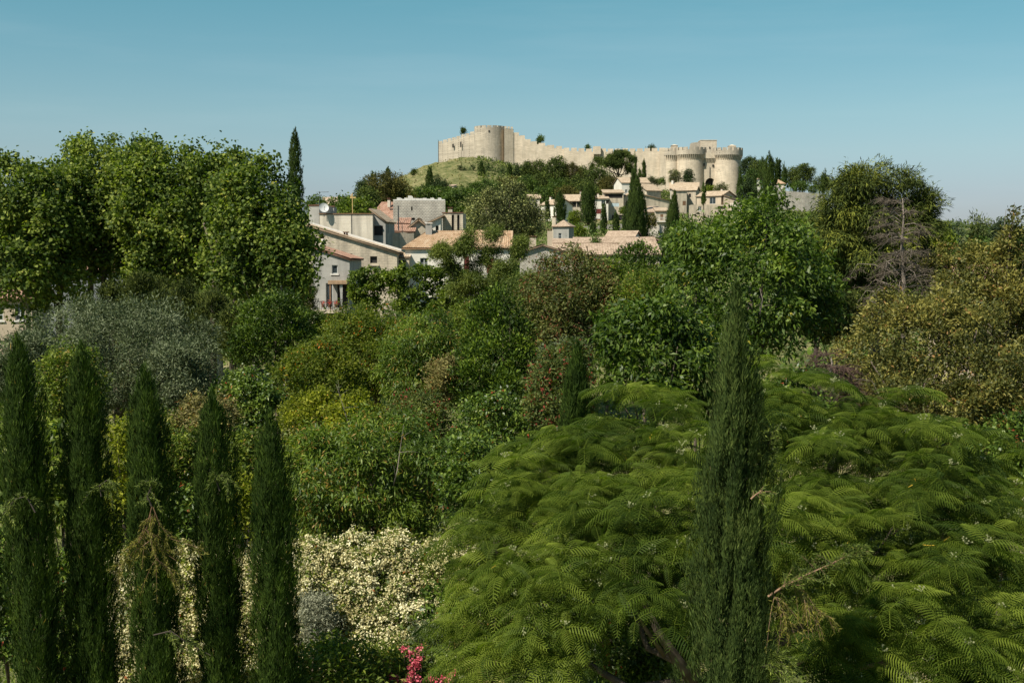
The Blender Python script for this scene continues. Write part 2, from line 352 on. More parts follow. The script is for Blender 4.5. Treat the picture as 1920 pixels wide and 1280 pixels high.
def chimney(root, x, y, z0, w=.55, h=1.3, mat=None, cap='tile'):
    mb = MB(); mb.box(x-w/2, x+w/2, y-w/2, y+w/2, z0, z0+h); c = mb.build('chimney', mat or M_RENDER, root)
    mb = MB()
    for k in (-1, 1): mb.box(x-w/2+(.04 if k<0 else w-.16), x-w/2+(.16 if k<0 else w-.04), y-w/2+.04, y+w/2-.04, z0+h, z0+h+.18)
    mb.box(x-w/2-.06, x+w/2+.06, y-w/2-.06, y+w/2+.06, z0+h+.181, z0+h+.26); mb.build('chimney_cap', M_TILE_R if cap == 'tile' else M_MORTAR, c)
    return c
def house(name, label, cat, px, py, Y, w, d, h, rot=0, roof='gx', rh=1.2, wall=None, tile=None, ops=(), chim=(), corr=False, over=.35, group=None, extra=None, wallcap=None):
    """px, py: pixel of the middle of the front eave; metres otherwise; ops: (face, u from centre, top below eave, w, h, style)"""
    p = at(px, py, Y); rz = math.radians(rot)
    off = Vector((-math.sin(rz)*d/2, math.cos(rz)*d/2, 0))
    root = empty(name, (p.x+off.x, p.y+off.y, p.z-h), label, cat, group, rz)
    wall = wall or M_STONE; tile = tile or M_TILE
    x, y = w/2, d/2; mb = MB()
    fc = {'f': ((-x,-y,0),(1,0,0),w,(0,-1,0)), 'r': ((x,-y,0),(0,1,0),d,(1,0,0)), 'b': ((x,y,0),(-1,0,0),w,(0,1,0)), 'l': ((-x,y,0),(0,-1,0),d,(-1,0,0))}
    hh = {k: h for k in 'frbl'}
    if roof == 'sr': hh['l'] = h+rh                   # shed falling to the right
    if roof == 'sl': hh['r'] = h+rh
    if roof == 'sf': hh['b'] = h+rh
    for k, (O, U, L, N) in fc.items():
        holes = []
        for (f, u, tp, ww, wh, st) in ops:
            if f != k: continue
            a = L/2+u-ww/2; b = h-tp-wh; holes.append((a, a+ww, b, b+wh))
            window(root, Vector(O)+Vector(U)*a+Vector((0,0,b)), U, N, ww, wh, st)
        facade(mb, O, U, L, hh[k], holes, N)
    T = h+rh; o = over; s = rh
    if roof == 'gx':
        mb.poly([(x,-y,h),(x,y,h),(x,0,T)]); mb.poly([(-x,y,h),(-x,-y,h),(-x,0,T)])
        e = rh*o/y; planes = [((-x-o,-y-o,h-e),(x+o,-y-o,h-e),(x+o,0,T),(-x-o,0,T)), ((x+o,y+o,h-e),(-x-o,y+o,h-e),(-x-o,0,T),(x+o,0,T))]
    elif roof == 'gy':
        mb.poly([(-x,-y,h),(x,-y,h),(0,-y,T)]); mb.poly([(x,y,h),(-x,y,h),(0,y,T)])
        e = rh*o/x; planes = [((x+o,-y-o,h-e),(x+o,y+o,h-e),(0,y+o,T),(0,-y-o,T)), ((-x-o,y+o,h-e),(-x-o,-y-o,h-e),(0,-y-o,T),(0,y+o,T))]
    elif roof == 'sr':
        mb.poly([(-x,-y,h),(x,-y,h),(-x,-y,T)]); mb.poly([(x,y,h),(-x,y,h),(-x,y,T)]); e = rh*o/w
        planes = [((x+o,-y-o,h-e),(x+o,y+o,h-e),(-x-o,y+o,T+e),(-x-o,-y-o,T+e))]
    elif roof == 'sl':
        mb.poly([(-x,-y,h),(x,-y,h),(x,-y,T)]); mb.poly([(x,y,h),(-x,y,h),(x,y,T)]); e = rh*o/w
        planes = [((-x-o,y+o,h-e),(-x-o,-y-o,h-e),(x+o,-y-o,T+e),(x+o,y+o,T+e))]
    elif roof == 'sf':
        mb.poly([(x,-y,h),(x,y,h),(x,y,T)]); mb.poly([(-x,y,h),(-x,-y,h),(-x,y,T)]); e = rh*o/d
        planes = [((-x-o,-y-o,h-e),(x+o,-y-o,h-e),(x+o,y+o,T+e),(-x-o,y+o,T+e))]
    elif roof == 'hipl':
        mb.poly([(x,-y,h),(x,y,h),(x,0,T)]); e = rh*o/y; r = x-y*.62
        planes = [((-x-o,-y-o,h-e),(x+o,-y-o,h-e),(x+o,0,T),(-r,0,T)), ((x+o,y+o,h-e),(-x-o,y+o,h-e),(-r,0,T),(x+o,0,T)), ((-x-o,y+o,h-e),(-x-o,-y-o,h-e),(-r,-.02,T),(-r,.02,T))]
    elif roof == 'hip':
        r = max(.1, x-y); e = rh*o/y
        planes = [((-x-o,-y-o,h-e),(x+o,-y-o,h-e),(r,0,T),(-r,0,T)), ((x+o,y+o,h-e),(-x-o,y+o,h-e),(-r,0,T),(r,0,T)),
                  ((x+o,-y-o,h-e),(x+o,y+o,h-e),(r,.02,T),(r,-.02,T)), ((-x-o,y+o,h-e),(-x-o,-y-o,h-e),(-r,-.02,T),(-r,.02,T))]
    else:
        planes = []; mb.poly([(-x,-y,h-.3),(x,-y,h-.3),(x,y,h-.3),(-x,y,h-.3)])
    mb.build('wall', wall, root)
    gmin = min(gz(root.location.x+a, root.location.y+c) for a in (-x,x) for c in (-y,y))-.4
    if gmin < root.location.z:
        mb = MB(); mb.box(-x-.01, x+.01, -y-.01, y+.01, gmin-root.location.z, .02); mb.build('foundation', wall, root)
    if planes:
        planes = [tuple(Vector(q)+Vector((0,0,.16)) for q in pl) for pl in planes]
        add_roof('roof', planes, tile, root, corr)
        if roof in ('gx','gy') and corr:
            rg = MB(); pts = [(-x-o,0,T+.17),(x+o,0,T+.17)] if roof == 'gx' else [(0,-y-o,T+.17),(0,y+o,T+.17)]
            rg.tube(pts, .11, 8); rg.build('ridge_tiles', tile, root)
    if wallcap:
        mbc = MB(); mbc.box(-x-.08, x+.08, -y-.08, -y+.3, h+.003, h+.12); mbc.build('coping', wallcap, root)
    for c in chim: chimney(root, *c)
    if extra: extra(root, x, y, h)
    return root

# ---- the fortress on the hill --------------------------------------------------
CY = 575.0
fort = empty('hilltop_fortress', at(1250, 372, CY), 'pale limestone medieval fortress with crenellated walls and round towers crowning the hill', 'castle')
inv = -Vector(fort.location)
def fb(mb, name, mat, parent=fort):
    mb.v = [tuple(Vector(v)+inv) for v in mb.v]; o = mb.build(name, mat, parent)
    if parent is not fort: pass
    return o
def wall_run(name, stops, mat, mer, thick=2.4, gap=1.0, mh=1.4, steps=None, base=14):
    """stops: (px, py_top of merlons, Y); a wall with merlons and a wall walk"""
    mb = MB()
    for (a, ya, Ya), (b, yb, Yb) in zip(stops[:-1], stops[1:]):
        P, Q = at(a, ya, Ya), at(b, yb, Yb)
        n = max(1, round((Vector((Q.x-P.x, Q.y-P.y))).length/(mer+gap))) if mer else 1
        for k in range(n):
            f0, f1 = k/n, (k+1)/n; fm = f0+(f1-f0)*(mer/(mer+gap) if mer else 1)
            zt = P.z+(Q.z-P.z)*(f0+f1)/2
            X = lambda f: (P.x+(Q.x-P.x)*f, P.y+(Q.y-P.y)*f)
            A, Bm, B_ = X(f0), X(fm), X(f1)
            zl = zt-mh if mer else zt
            zb = min(P.z, Q.z)-base
            mb.hexa([(A[0],A[1],zb),(B_[0],B_[1],zb),(B_[0],B_[1]+thick,zb),(A[0],A[1]+thick,zb)], [(A[0],A[1],zl),(B_[0],B_[1],zl),(B_[0],B_[1]+thick,zl),(A[0],A[1]+thick,zl)])
            if mer:
                jz = float(rng.uniform(-.12, .12))
                mb.hexa([(A[0],A[1]-.01,zl),(Bm[0],Bm[1]-.01,zl),(Bm[0],Bm[1]+.6,zl),(A[0],A[1]+.6,zl)], [(A[0],A[1]-.01,zt+jz),(Bm[0],Bm[1]-.01,zt+jz),(Bm[0],Bm[1]+.6,zt+jz),(A[0],A[1]+.6,zt+jz)])
    return fb(mb, name, mat)
def ring(mb, cx, cy, r0, r1, z0, z1, n=64, a0=0, a1=2*math.pi, ro0=None):
    """hollow ring between radius r0 (inner) and r1 (outer)"""
    for k in range(n):
        t0, t1 = a0+(a1-a0)*k/n, a0+(a1-a0)*(k+1)/n
        p = lambda r, t, z: (cx+r*math.cos(t), cy+r*math.sin(t), z)
        rb = ro0 if ro0 else r1
        mb.poly([p(rb,t0,z0), p(rb,t1,z0), p(r1,t1,z1), p(r1,t0,z1)])
        mb.poly([p(r1,t0,z1), p(r1,t1,z1), p(r0,t1,z1), p(r0,t0,z1)])
        mb.poly([p(r0,t1,z0), p(r0,t0,z0), p(r0,t0,z1), p(r0,t1,z1)])
def merlon_ring(mb, cx, cy, r0, r1, z0, z1, n, frac=.74, ph=0):
    for k in range(n):
        t0 = 2*math.pi*(k+ph)/n; t1 = t0+2*math.pi*frac/n; tm = (t0+t1)/2
        p = lambda r, t, z: (cx+r*math.cos(t), cy+r*math.sin(t), z)
        for (ta, tb) in ((t0, tm), (tm, t1)):
            mb.hexa([p(r1,ta,z0), p(r1,tb,z0), p(r0,tb,z0), p(r0,ta,z0)], [p(r1,ta,z1), p(r1,tb,z1), p(r0,tb,z1), p(r0,ta,z1)])
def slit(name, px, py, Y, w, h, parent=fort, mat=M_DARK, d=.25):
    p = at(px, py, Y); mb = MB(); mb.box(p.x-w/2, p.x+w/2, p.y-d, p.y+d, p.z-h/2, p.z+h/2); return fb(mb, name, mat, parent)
# long walls
wall_run('curtain_wall', [(822.5,266,622),(890,246,600)], M_CASTLE_G, 3.2, mh=1.1, gap=.5, base=24)
wall_run('curtain_wall', [(821.5,266.5,622),(823.5,266.5,650)], M_CASTLE_G, 0, base=24)
st = [(963,249,974),(974,254,985),(985,261,996),(996,265,1010),(1010,268,1026),(1026,272,1043),(1043,274,1057)]
wall_run('curtain_wall', [(955,250,589),(964,250,588.4)], M_CASTLE, 0, base=26)
for (a, yy, b) in st: wall_run('curtain_wall', [(a,yy,588.6-(a-955)*.03),(b,yy,588.6-(b-955)*.03)], M_CASTLE, 2.9, gap=.9 if b-a>12 else .3, base=24)
wall_run('curtain_wall', [(1057,277,585),(1113,279.5,583)], M_CASTLE, 2.7, gap=.9, base=22)
wall_run('curtain_wall', [(1126,279,583),(1250,277.5,577)], M_CASTLE, 2.6, gap=.85, base=22)
wall_run('curtain_wall', [(1112,279.5,583.05),(1127,279.3,583.05)], M_CASTLE, 0, base=22)
# little projecting turret with corbels
mb = MB(); p, q = at(1113,274.5,581.2), at(1126.5,274.5,581.2); mb.box(p.x, q.x, p.y, p.y+4, p.z-3.6, p.z)
for k in range(4):
    x = p.x+(q.x-p.x)*(k+.1)/4; mb.hexa([(x,p.y+1.6,p.z-5.6),(x+.45,p.y+1.6,p.z-5.6),(x+.45,p.y+1.9,p.z-5.6),(x,p.y+1.9,p.z-5.6)], [(x,p.y+.02,p.z-3.6),(x+.45,p.y+.02,p.z-3.6),(x+.45,p.y+1.9,p.z-3.6),(x,p.y+1.9,p.z-3.6)])
fb(mb, 'bartizan', M_CASTLE)
# round corner tower
def round_tower(px, py, Y, r, mat, nm, n_mer, zdown, mh=1.4, ph=0, over=0, flare=0, par=2.6, corb=0, frac=.74):
    p = at(px, py, Y); cx, cy, zt = p.x, Y+r, p.z; mb = MB()
    ztop = zt-mh-(par if over else 0)
    ring(mb, cx, cy, r-2.0, r, zt-zdown, ztop, 72, ro0=r+flare)
    mb.poly([(cx+(r-1)*math.cos(2*math.pi*k/48), cy+(r-1)*math.sin(2*math.pi*k/48), zt-mh-par*.6) for k in range(48)])
    if not over: merlon_ring(mb, cx, cy, r-.9, r, ztop, zt, n_mer, frac, ph)
    o = fb(mb, nm, mat)
    if over:
        R = r+over; mb = MB()
        ring(mb, cx, cy, R-.55, R, ztop+.001, zt-mh, 72)
        for k in range(72):
            t0, t1 = 2*math.pi*k/72, 2*math.pi*(k+1)/72; e = lambda rr, t: (cx+rr*math.cos(t), cy+rr*math.sin(t), ztop+.001)
            mb.poly([e(R-.55,t0), e(R-.55,t1), e(R,t1), e(R,t0)])
        merlon_ring(mb, cx, cy, R-.55, R-.004, zt-mh, zt, n_mer, frac, ph); fb(mb, 'parapet', M_CASTLE_G, o)
        mb = MB(); n = corb
        for k in range(n):
            t0 = 2*math.pi*k/n; t1 = t0+2*math.pi*.42/n; f = lambda rr, t, z: (cx+rr*math.cos(t), cy+rr*math.sin(t), z)
            mb.hexa([f(r+.02,t0,ztop-2.7), f(r+.02,t1,ztop-2.7), f(r-.3,t1,ztop-2.7), f(r-.3,t0,ztop-2.7)], [f(R-.02,t0,ztop), f(R-.02,t1,ztop), f(r-.3,t1,ztop), f(r-.3,t0,ztop)])
        fb(mb, 'machicolation', M_CASTLE, o)
    return o
T1 = round_tower(918, 235, 586, 7.4, M_CASTLE_G, 'corner_tower', 17, 32, mh=1.0, flare=.35, ph=.3, frac=.8)
mb = MB(); a, c = at(945.5,237,586.5), at(963,238.5,588); mb.hexa([(a.x,a.y,a.z-30),(c.x,c.y,a.z-30),(c.x,c.y+9,a.z-30),(a.x,a.y+9,a.z-30)], [(a.x,a.y,a.z-1),(c.x,c.y,c.z-1),(c.x,c.y+9,c.z-1),(a.x,a.y+9,a.z-1)])
for k in range(3):
    x0 = a.x+(c.x-a.x)*(k/3+.02); x1 = x0+(c.x-a.x)*.24; yk = a.y+(c.y-a.y)*k/3
    mb.box(x0, x1, yk+.2, yk+.9, a.z-1.001, a.z+.1-.1*k)
fb(mb, 'tower_flank', M_CASTLE)
slit('window', 917, 246, 586, .7, .8); slit('arrow_slit', 904.5, 257, 588, .3, 2.4)
slit('window', 849.5, 273.5, 611.5, .8, 1.7); slit('window', 864, 271, 606.5, .6, 2.6); slit('window', 890.5, 246, 598, .6, .8)
# gate towers
slope = []
TL = round_tower(1299, 275.5, 568, 6.15, M_CASTLE, 'gate_tower', 17, 30, over=1.05, flare=.5, corb=46, par=1.9, ph=.1)
TR = round_tower(1368, 276.5, 567, 6.05, M_CASTLE, 'gate_tower', 17, 32, over=1.05, flare=1.3, corb=46, par=1.9, ph=.45)
TM = round_tower(1262, 277.5, 573, 4.2, M_CASTLE, 'flanking_tower', 13, 28, over=.8, corb=32, par=1.9)
wall_run('curtain_wall', [(1238,278.5,574.5),(1262,278.5,573.6)], M_CASTLE, 2.4, base=26)
wall_run('curtain_wall', [(1270,277,573),(1290,277,572)], M_CASTLE, 0, base=26)
# gatehouse between the towers, arch and all
mb = MB(); g0, g1 = at(1316,289,571), at(1350,289,571); arch = at(1331.5, 352, 571); R_ = 2.25
zt = g0.z; zc = at(0, 344, 571).z; yb = g0.y; pts = [(arch.x+R_*math.cos(t)*(1), zc+R_*1.1*math.sin(t)) for t in np.linspace(math.pi, 0, 13)]
zb0 = zc-8
for i in range(12):
    (xa, za), (xb, zb_) = pts[i], pts[i+1]; mb.poly([(xa,yb,za),(xb,yb,zb_),(xb,yb,zt),(xa,yb,zt)]); mb.poly([(xa,yb,za),(xa,yb+2.5,za),(xb,yb+2.5,zb_),(xb,yb,zb_)])
mb.poly([(g0.x,yb,zb0),(pts[0][0],yb,zb0),(pts[0][0],yb,zt),(g0.x,yb,zt)]); mb.poly([(pts[-1][0],yb,zb0),(g1.x,yb,zb0),(g1.x,yb,zt),(pts[-1][0],yb,zt)])
mb.poly([(pts[0][0],yb,zb0),(pts[0][0],yb+2.5,zb0),(pts[0][0],yb+2.5,zc),(pts[0][0],yb,zc)]); mb.poly([(pts[-1][0],yb,zb0),(pts[-1][0],yb+2.5,zb0),(pts[-1][0],yb+2.5,zc),(pts[-1][0],yb,zc)])
mb.poly([(g0.x,yb,zt),(g1.x,yb,zt),(g1.x,yb+6,zt),(g0.x,yb+6,zt)])
n = 12; zk = at(0,297,571).z
mb.box(g0.x, g1.x, yb-.8, yb-.2, zk+.01, zt+.6)
for k in range(n):
    x = g0.x+(g1.x-g0.x)*k/n; mb.hexa([(x,yb-.05,zk-2.2),(x+.33,yb-.05,zk-2.2),(x+.33,yb+.2,zk-2.2),(x,yb+.2,zk-2.2)], [(x,yb-.8,zk),(x+.33,yb-.8,zk),(x+.33,yb+.2,zk),(x,yb+.2,zk)])
gh = fb(mb, 'gatehouse', M_CASTLE)
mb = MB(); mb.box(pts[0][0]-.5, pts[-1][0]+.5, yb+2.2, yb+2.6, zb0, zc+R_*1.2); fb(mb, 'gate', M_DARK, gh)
for (x, y, Y, w, h) in ((1337,310.5,570.9,.8,.9),(1320.5,309,570.5,.6,1.3),(1357.5,307.5,567.9,.9,1.2),(1270,311,572,.0,.0)):
    if w: slit('window', x, y, Y, w, h)
mb = MB(); p = at(1331,318,570.8); mb.box(p.x-.12, p.x+.12, p.y-.12, p.y+.1, p.z-3.8, p.z+1.2); fb(mb, 'drainpipe', M_METAL, gh)
# keep behind
mb = MB(); p, q = at(1314,263.5,588), at(1344,263.5,588); mb.box(p.x, q.x, p.y, p.y+8, p.z-14, p.z); mb.box(p.x-.15, q.x+.15, p.y-.15, p.y+8.1, p.z+.002, p.z+.25)
kp = fb(mb, 'keep', M_CASTLE); slit('window', 1330.5, 277, 588, .5, .8, kp)
mb = MB(); p, q = at(1297,268,588.5), at(1313.8,266,588.5); mb.hexa([(p.x,p.y,p.z-9),(q.x,p.y,p.z-9),(q.x,p.y+6,p.z-9),(p.x,p.y+6,p.z-9)], [(p.x,p.y,p.z),(q.x,p.y,q.z),(q.x,p.y+6,q.z),(p.x,p.y+6,p.z)]); fb(mb, 'keep_annex', M_CASTLE_G)
for (a, b, y, Y) in ((1259,1271,272.5,578),(1366.5,1380,273,572)):
    mb = MB(); p, q = at(a,y,Y), at(b,y,Y); w = q.x-p.x; mb.box(p.x, q.x, p.y, p.y+w, p.z-4, p.z-.15)
    mb.hexa([(p.x-.2,p.y-.2,p.z-.15),(q.x+.2,p.y-.2,p.z-.15),(q.x+.2,p.y+w+.2,p.z-.15),(p.x-.2,p.y+w+.2,p.z-.15)], [(p.x+w*.4,p.y+w*.4,p.z+.5),(p.x+w*.6,p.y+w*.4,p.z+.5),(p.x+w*.6,p.y+w*.6,p.z+.5),(p.x+w*.4,p.y+w*.6,p.z+.5)]); fb(mb, 'stair_turret', M_CASTLE)

# ---- village on the slope ------------------------------------------------------
G = 'stone houses of the hillside village'
def m(px, Y): return px*sc(Y)
W = lambda f, u, t, w, h, s='win': (f, u, t, w, h, s)
house('hillside_house', 'white walled house with tan roof highest in the village, beside the thin tall cypress', 'house', 1192, 343, 408, m(54,408), 9, 12, 12, 'gx', 1.9, M_WHITE, M_TILE, [W('f',-3.2,2.2,.8,1.1), W('r',0,.6,.8,1.1)], group=G)
house('hillside_house', 'house whose long tan roof hides its shaded front and whose stone gable faces right', 'house', 1226, 357.5, 375, m(34,375), 8.5, 12, 32, 'gx', 2.1, M_STONE, M_TILE, [W('r',1,.5,.6,.8,'dark')], group=G)
house('hillside_house', 'pale house with broad double tan roof just below the gate tower', 'house', 1283, 354, 392, m(52,392), 9, 12, -8, 'gx', 2.1, M_RENDER, M_TILE, [W('f',4,1.2,.9,1.2,'dark')], chim=[(-3.8,-1,12.6,.6,2.2,M_WHITE)], group=G)
house('hillside_house', 'stone house with rounded bare wall below the double tan roof', 'house', 1277, 358, 372, m(22,372), 5, 12, 6, 'sf', .9, M_STONE, M_TILE, [W('f',1,3,1.0,1.3,'brown')], group=G)
house('hillside_house', 'narrow stone house with one small dark window right of the rounded wall', 'house', 1296, 357, 376, m(18,376), 6, 12, -18, 'gx', 1.4, M_STONE, M_TILE, [W('f',-.4,1.0,.7,1.1,'dark')], group=G)
house('hillside_house', 'beige gabled house with brown shuttered windows below the fortress gate', 'house', 1329, 368, 350, 7.8, 8.5, 14, -38, 'gx', 1.5, M_BEIGE, M_TILE, [W('f',1.2,.4,1.9,1.8,'door'), W('l',1.5,.9,1.1,1.3,'shut'), W('f',-2,3.6,1.0,1.2,'win')], chim=[(1.5,.6,14.9,.5,1.2,M_RENDER)], group=G)
house('hillside_house', 'low beige extension stepping down to the right of the beige gabled house', 'house', 1371, 376, 347, m(28,347), 7, 12, -6, 'sr', 1.4, M_BEIGE, M_TILE, [W('f',0,1.0,.7,1.0,'dark')], group=G)
house('terrace_building', 'long low white building with flat ledge under the beige gabled house', 'house', 1336, 384, 340, m(78,340), 5, 10, 0, 'flat', 0, M_STONE, M_TILE, [W('f',2.5,.4,2.2,.8,'dark'), W('f',-3.5,.5,.9,1.1)], group=G)
house('wall_tower', 'stubby pale stone tower at the right end of the village', 'tower', 1383, 380, 338, m(16,338), 3, 9, 8, 'flat', 0, M_RENDER, M_TILE, [], group=G)
house('hillside_house', 'house with a covered roof terrace and dark loggia at the middle of the village', 'house', 1151, 362, 330, m(36,330), 7, 14, 0, 'sf', 1.1, M_STONE, M_TILE, [W('f',0,.25,4.6,1.1,'dark'), W('f',.4,2.6,2.0,1.0,'blue'), W('f',1,5.8,3.0,1.7,'dark'), W('f',-2,10,.8,1.2,'red')], group=G)
house('hillside_house', 'tall narrow house with stacked dark red shutters beside the small cypress', 'house', 1127, 373, 326, m(27,326), 6, 12, 0, 'sf', 1.0, M_WHITE, M_TILE, [W('f',.6,.3,1.0,1.3,'win'), W('f',-.6,2.6,1.3,1.3,'red'), W('f',-.8,5.2,1.3,1.8,'red'), W('f',1.7,.3,.8,1.0,'dark')], chim=[(-.6,0,12.4,.5,1.0)], group=G)
house('hillside_house', 'stone house with small tan roof tucked behind the great double cypress', 'house', 1178, 371, 332, m(28,332), 7, 12, 10, 'sl', 1.6, M_STONE, M_TILE, [W('f',0,.8,1.2,1.3,'dark')], group=G)
house('hillside_house', 'long stone house with diagonal stair wall below the gabled roofs', 'house', 1231, 377, 330, m(52,330), 7, 12, 12, 'sr', 1.6, M_STONE, M_TILE, [W('f',-3.1,1.6,.8,1.0,'red'), W('f',0,1.8,.7,.9,'dark')], group=G)
house('hillside_house', 'low stone house with wide pink tan roof right of the great double cypress', 'house', 1226, 398, 300, m(36,300), 6, 9, 8, 'sf', 1.5, M_STONE, M_TILE_P, [W('f',-1.3,.5,.9,1.0,'win')], group=G)
house('balcony_house', 'little house with arched ground floor and balcony under a tan roof', 'house', 1241, 396, 286, m(20,286), 4, 9, 0, 'sf', .8, M_STONE, M_TILE, [W('f',0,.7,.7,1.4,'brown'), W('f',.2,4.1,1.3,1.5,'dark')], group=G,
      extra=lambda r, x, y, h: (lambda mb: [mb.box(-x,x,-y-.7,-y-.01,h-2.5,h-2.35)] + [mb.box(-x+.05+k*.3,-x+.11+k*.3,-y-.68,-y-.62,h-2.35,h-1.5) for k in range(8)] + [mb.box(-x,x,-y-.7,-y-.6,h-1.5,h-1.42)] + [mb.build('balcony', M_MORTAR, r)])(MB()))
house('hillside_house', 'house with long tan roof and row of dark openings between two broad cypresses', 'house', 1076, 377, 318, m(34,318), 7, 12, 0, 'gx', 1.7, M_STONE, M_TILE, [W('f',-1.1,.15,1.0,1.4,'dark'), W('f',.1,.15,1.0,1.4,'dark'), W('f',1.3,.15,1.0,1.4,'dark'), W('f',0,3,1,1.2)], chim=[(1.9,0,13.3,.4,1.2)], group=G)
house('hillside_house', 'white gabled house with stout chimney at the left end of the village', 'house', 1029, 384, 310, 5.2, 6.2, 12, -42, 'gx', 1.3, M_WHITE, M_TILE, [W('f',0,1.0,.7,.9,'dark')], chim=[(-2,0,13,.5,1.0,M_WHITE)], group=G)
house('hillside_house', 'small half hidden house with tan hipped roof behind the silver grey tree', 'house', 1001, 372, 330, m(22,330), 4, 12, 0, 'gx', 1.0, M_RENDER, M_TILE, [W('f',.4,.6,.7,.9)], group=G)
house('field_hut', 'tiny pink hut among the dark conifers under the grass slope', 'hut', 845, 349, 440, 2.2, 2.4, 9, -25, 'sf', .5, M_RENDER, M_TILE_P, [W('f',0,.5,.5,.8,'dark')])
house('hilltop_house', 'pale house with orange roof behind the big cypress right of the fortress', 'house', 1462, 344.5, 455, m(20,455), 6, 10, 0, 'hip', 1.6, M_RENDER, M_TILE_O, [W('f',0,1.0,.7,1.2,'win')])
house('chapel_tower', 'slim pale chapel front with rounded top between two cypresses', 'chapel', 1422, 338, 440, m(9,440), 3, 9, 0, 'gy', .6, M_WHITE, M_TILE, [W('f',0,1.2,.8,1.0,'dark')])
mb = MB(); rt = empty('rampart_wall', at(1500,378,450), 'long grey stone rampart running right from the orange roofed hilltop house', 'wall')
p0, p1 = at(1457,357,450), at(1546,364,453); pm = at(1510,361,451); inv2 = -Vector(rt.location)
for a, c in ((p0, pm), (pm, p1)):
    mb.hexa([Vector((a.x,a.y,a.z-7))+inv2, Vector((c.x,c.y,c.z-7))+inv2, Vector((c.x,c.y+1.2,c.z-7))+inv2, Vector((a.x,a.y+1.2,a.z-7))+inv2], [a+inv2, c+inv2, c+inv2+Vector((0,1.2,0)), a+inv2+Vector((0,1.2,0))])
mb.build('masonry', M_RUBBLE, rt)
def low_wall(label, pa, pb, mat, base=4, thick=.5, cap=None, name='retaining_wall'):
    a, c = at(*pa), at(*pb); base = max(base, min(a.z,c.z)-gz((a.x+c.x)/2,(a.y+c.y)/2)+.4); r = empty(name, ((a.x+c.x)/2, (a.y+c.y)/2, min(a.z, c.z)-base), label, 'wall'); i = -Vector(r.location); mb = MB()
    n = 8; dz = [0]+[float(rng.uniform(-.15,.15)) for _ in range(n-1)]+[0]
    T = lambda k: a.lerp(c, k/n)+Vector((0,0,dz[k]))+i
    for k in range(n):
        A, B_ = T(k), T(k+1); zb = i.z+min(a.z, c.z)-base
        mb.hexa([(A.x,A.y,zb),(B_.x,B_.y,zb),(B_.x,B_.y+thick,zb),(A.x,A.y+thick,zb)], [A, B_, B_+Vector((0,thick,0)), A+Vector((0,thick,0))])
    mb.build('masonry', mat, r)
low_wall('pale terrace wall behind the row of small clipped cypresses', (1078,425,285), (1172,419,288), M_RUBBLE, 5)
low_wall('stepped pale wall standing above the low roofs right of the great cypress', (1213,418,270), (1250,426,268), M_RUBBLE, 5)

# ---- row of lower roofs in front of the village ---------------------------------
G2 = 'tiled roofs in front of the village'
house('terraced_house', 'house with raised attic room under a small pink roof over a shaded opening', 'house', 1163, 444, 205, 4.6, 4.2, 9, -20, 'gx', .9, M_WHITE, M_TILE_P, [W('f',.1,.25,3.4,1.1,'dark')], group=G2, corr=False)
house('terraced_house', 'wide house seen mostly as a long sloping pink tiled roof below the attic room', 'house', 1160, 478, 190, 12.5, 9, 8, 0, 'sf', 2.6, M_STONE, M_TILE_P, [], group=G2, corr=True)
house('terraced_house', 'stone gabled house whose tiled roof runs down to the right beside the dark leaning cypress', 'house', 1224, 466, 200, 7, 9, 9, 14, 'gy', 1.7, M_STONE, M_TILE_P, [W('f',-1,1.4,.7,.9,'dark')], group=G2, corr=True)
house('terraced_house', 'house with low pale roof stretching left of the attic room', 'house', 1090, 462, 200, 8.5, 8, 8, 4, 'sf', 1.2, M_RENDER, M_TILE_P, [], group=G2, corr=True)
house('terraced_house', 'house with mottled pink roof partly hidden by the purple leaved tree', 'house', 1095, 478, 168, 8.5, 8, 8, -6, 'gx', 1.4, M_STONE, M_TILE_P, [], group=G2, corr=True)
house('terraced_house', 'low rough stone gable with twin tile topped chimney pots', 'house', 1018, 474, 158, 5.8, 6, 8, 0, 'gy', .9, M_RUBBLE, M_TILE_P, [], chim=[(-1.3,-1.4,8.4,.9,1.5,M_STONE), (.9,-1.6,8.5,.6,2.3,M_BEIGE)], group=G2, corr=True)
house('townhouse', 'slim house with lavender grey shade painted on its wall and pink roof right of the silver grey tree', 'house', 1052, 424, 232, 3.0, 3.6, 9, -18, 'hip', 1.0, M_GREYR, M_TILE_P, [W('f',-.2,1.3,.6,1.5,'win')], chim=[(-1.45,-1.3,4.5,.7,6.1,M_STONE)], group=G2)  # grey wall colour carries the shade of this side

# ---- nearer houses, left -----------------------------------------------------------
def dish_tv(px, py, Y):
    p = at(px, py, Y); r = empty('satellite_dish', p, 'pale satellite dish on the roof edge of the long rendered building', 'satellite dish'); mb = MB()
    N = Vector((.35,-1,.35)).normalized(); a = N.orthogonal().normalized(); b_ = N.cross(a); rings = []
    for k in range(5):
        rr = .5*k/4; rings.append([tuple(N*(rr*rr*.5)+a*rr*math.cos(t)+b_*rr*math.sin(t)) for t in np.linspace(0,2*math.pi,17)[:-1]])
    for i in range(1, 5):
        for j in range(16): mb.poly([rings[i-1][j], rings[i][j], rings[i][(j+1)%16], rings[i-1][(j+1)%16]])
    mb.build('dish', M_PALEMET, r, True); mb = MB(); mb.tube([(0,.1,0),(0,.25,-.2),(0,.25,-.9)], .035); mb.tube([(0,.1,-.4),tuple(N*.5)], .02); mb.build('bracket', M_METAL, r)
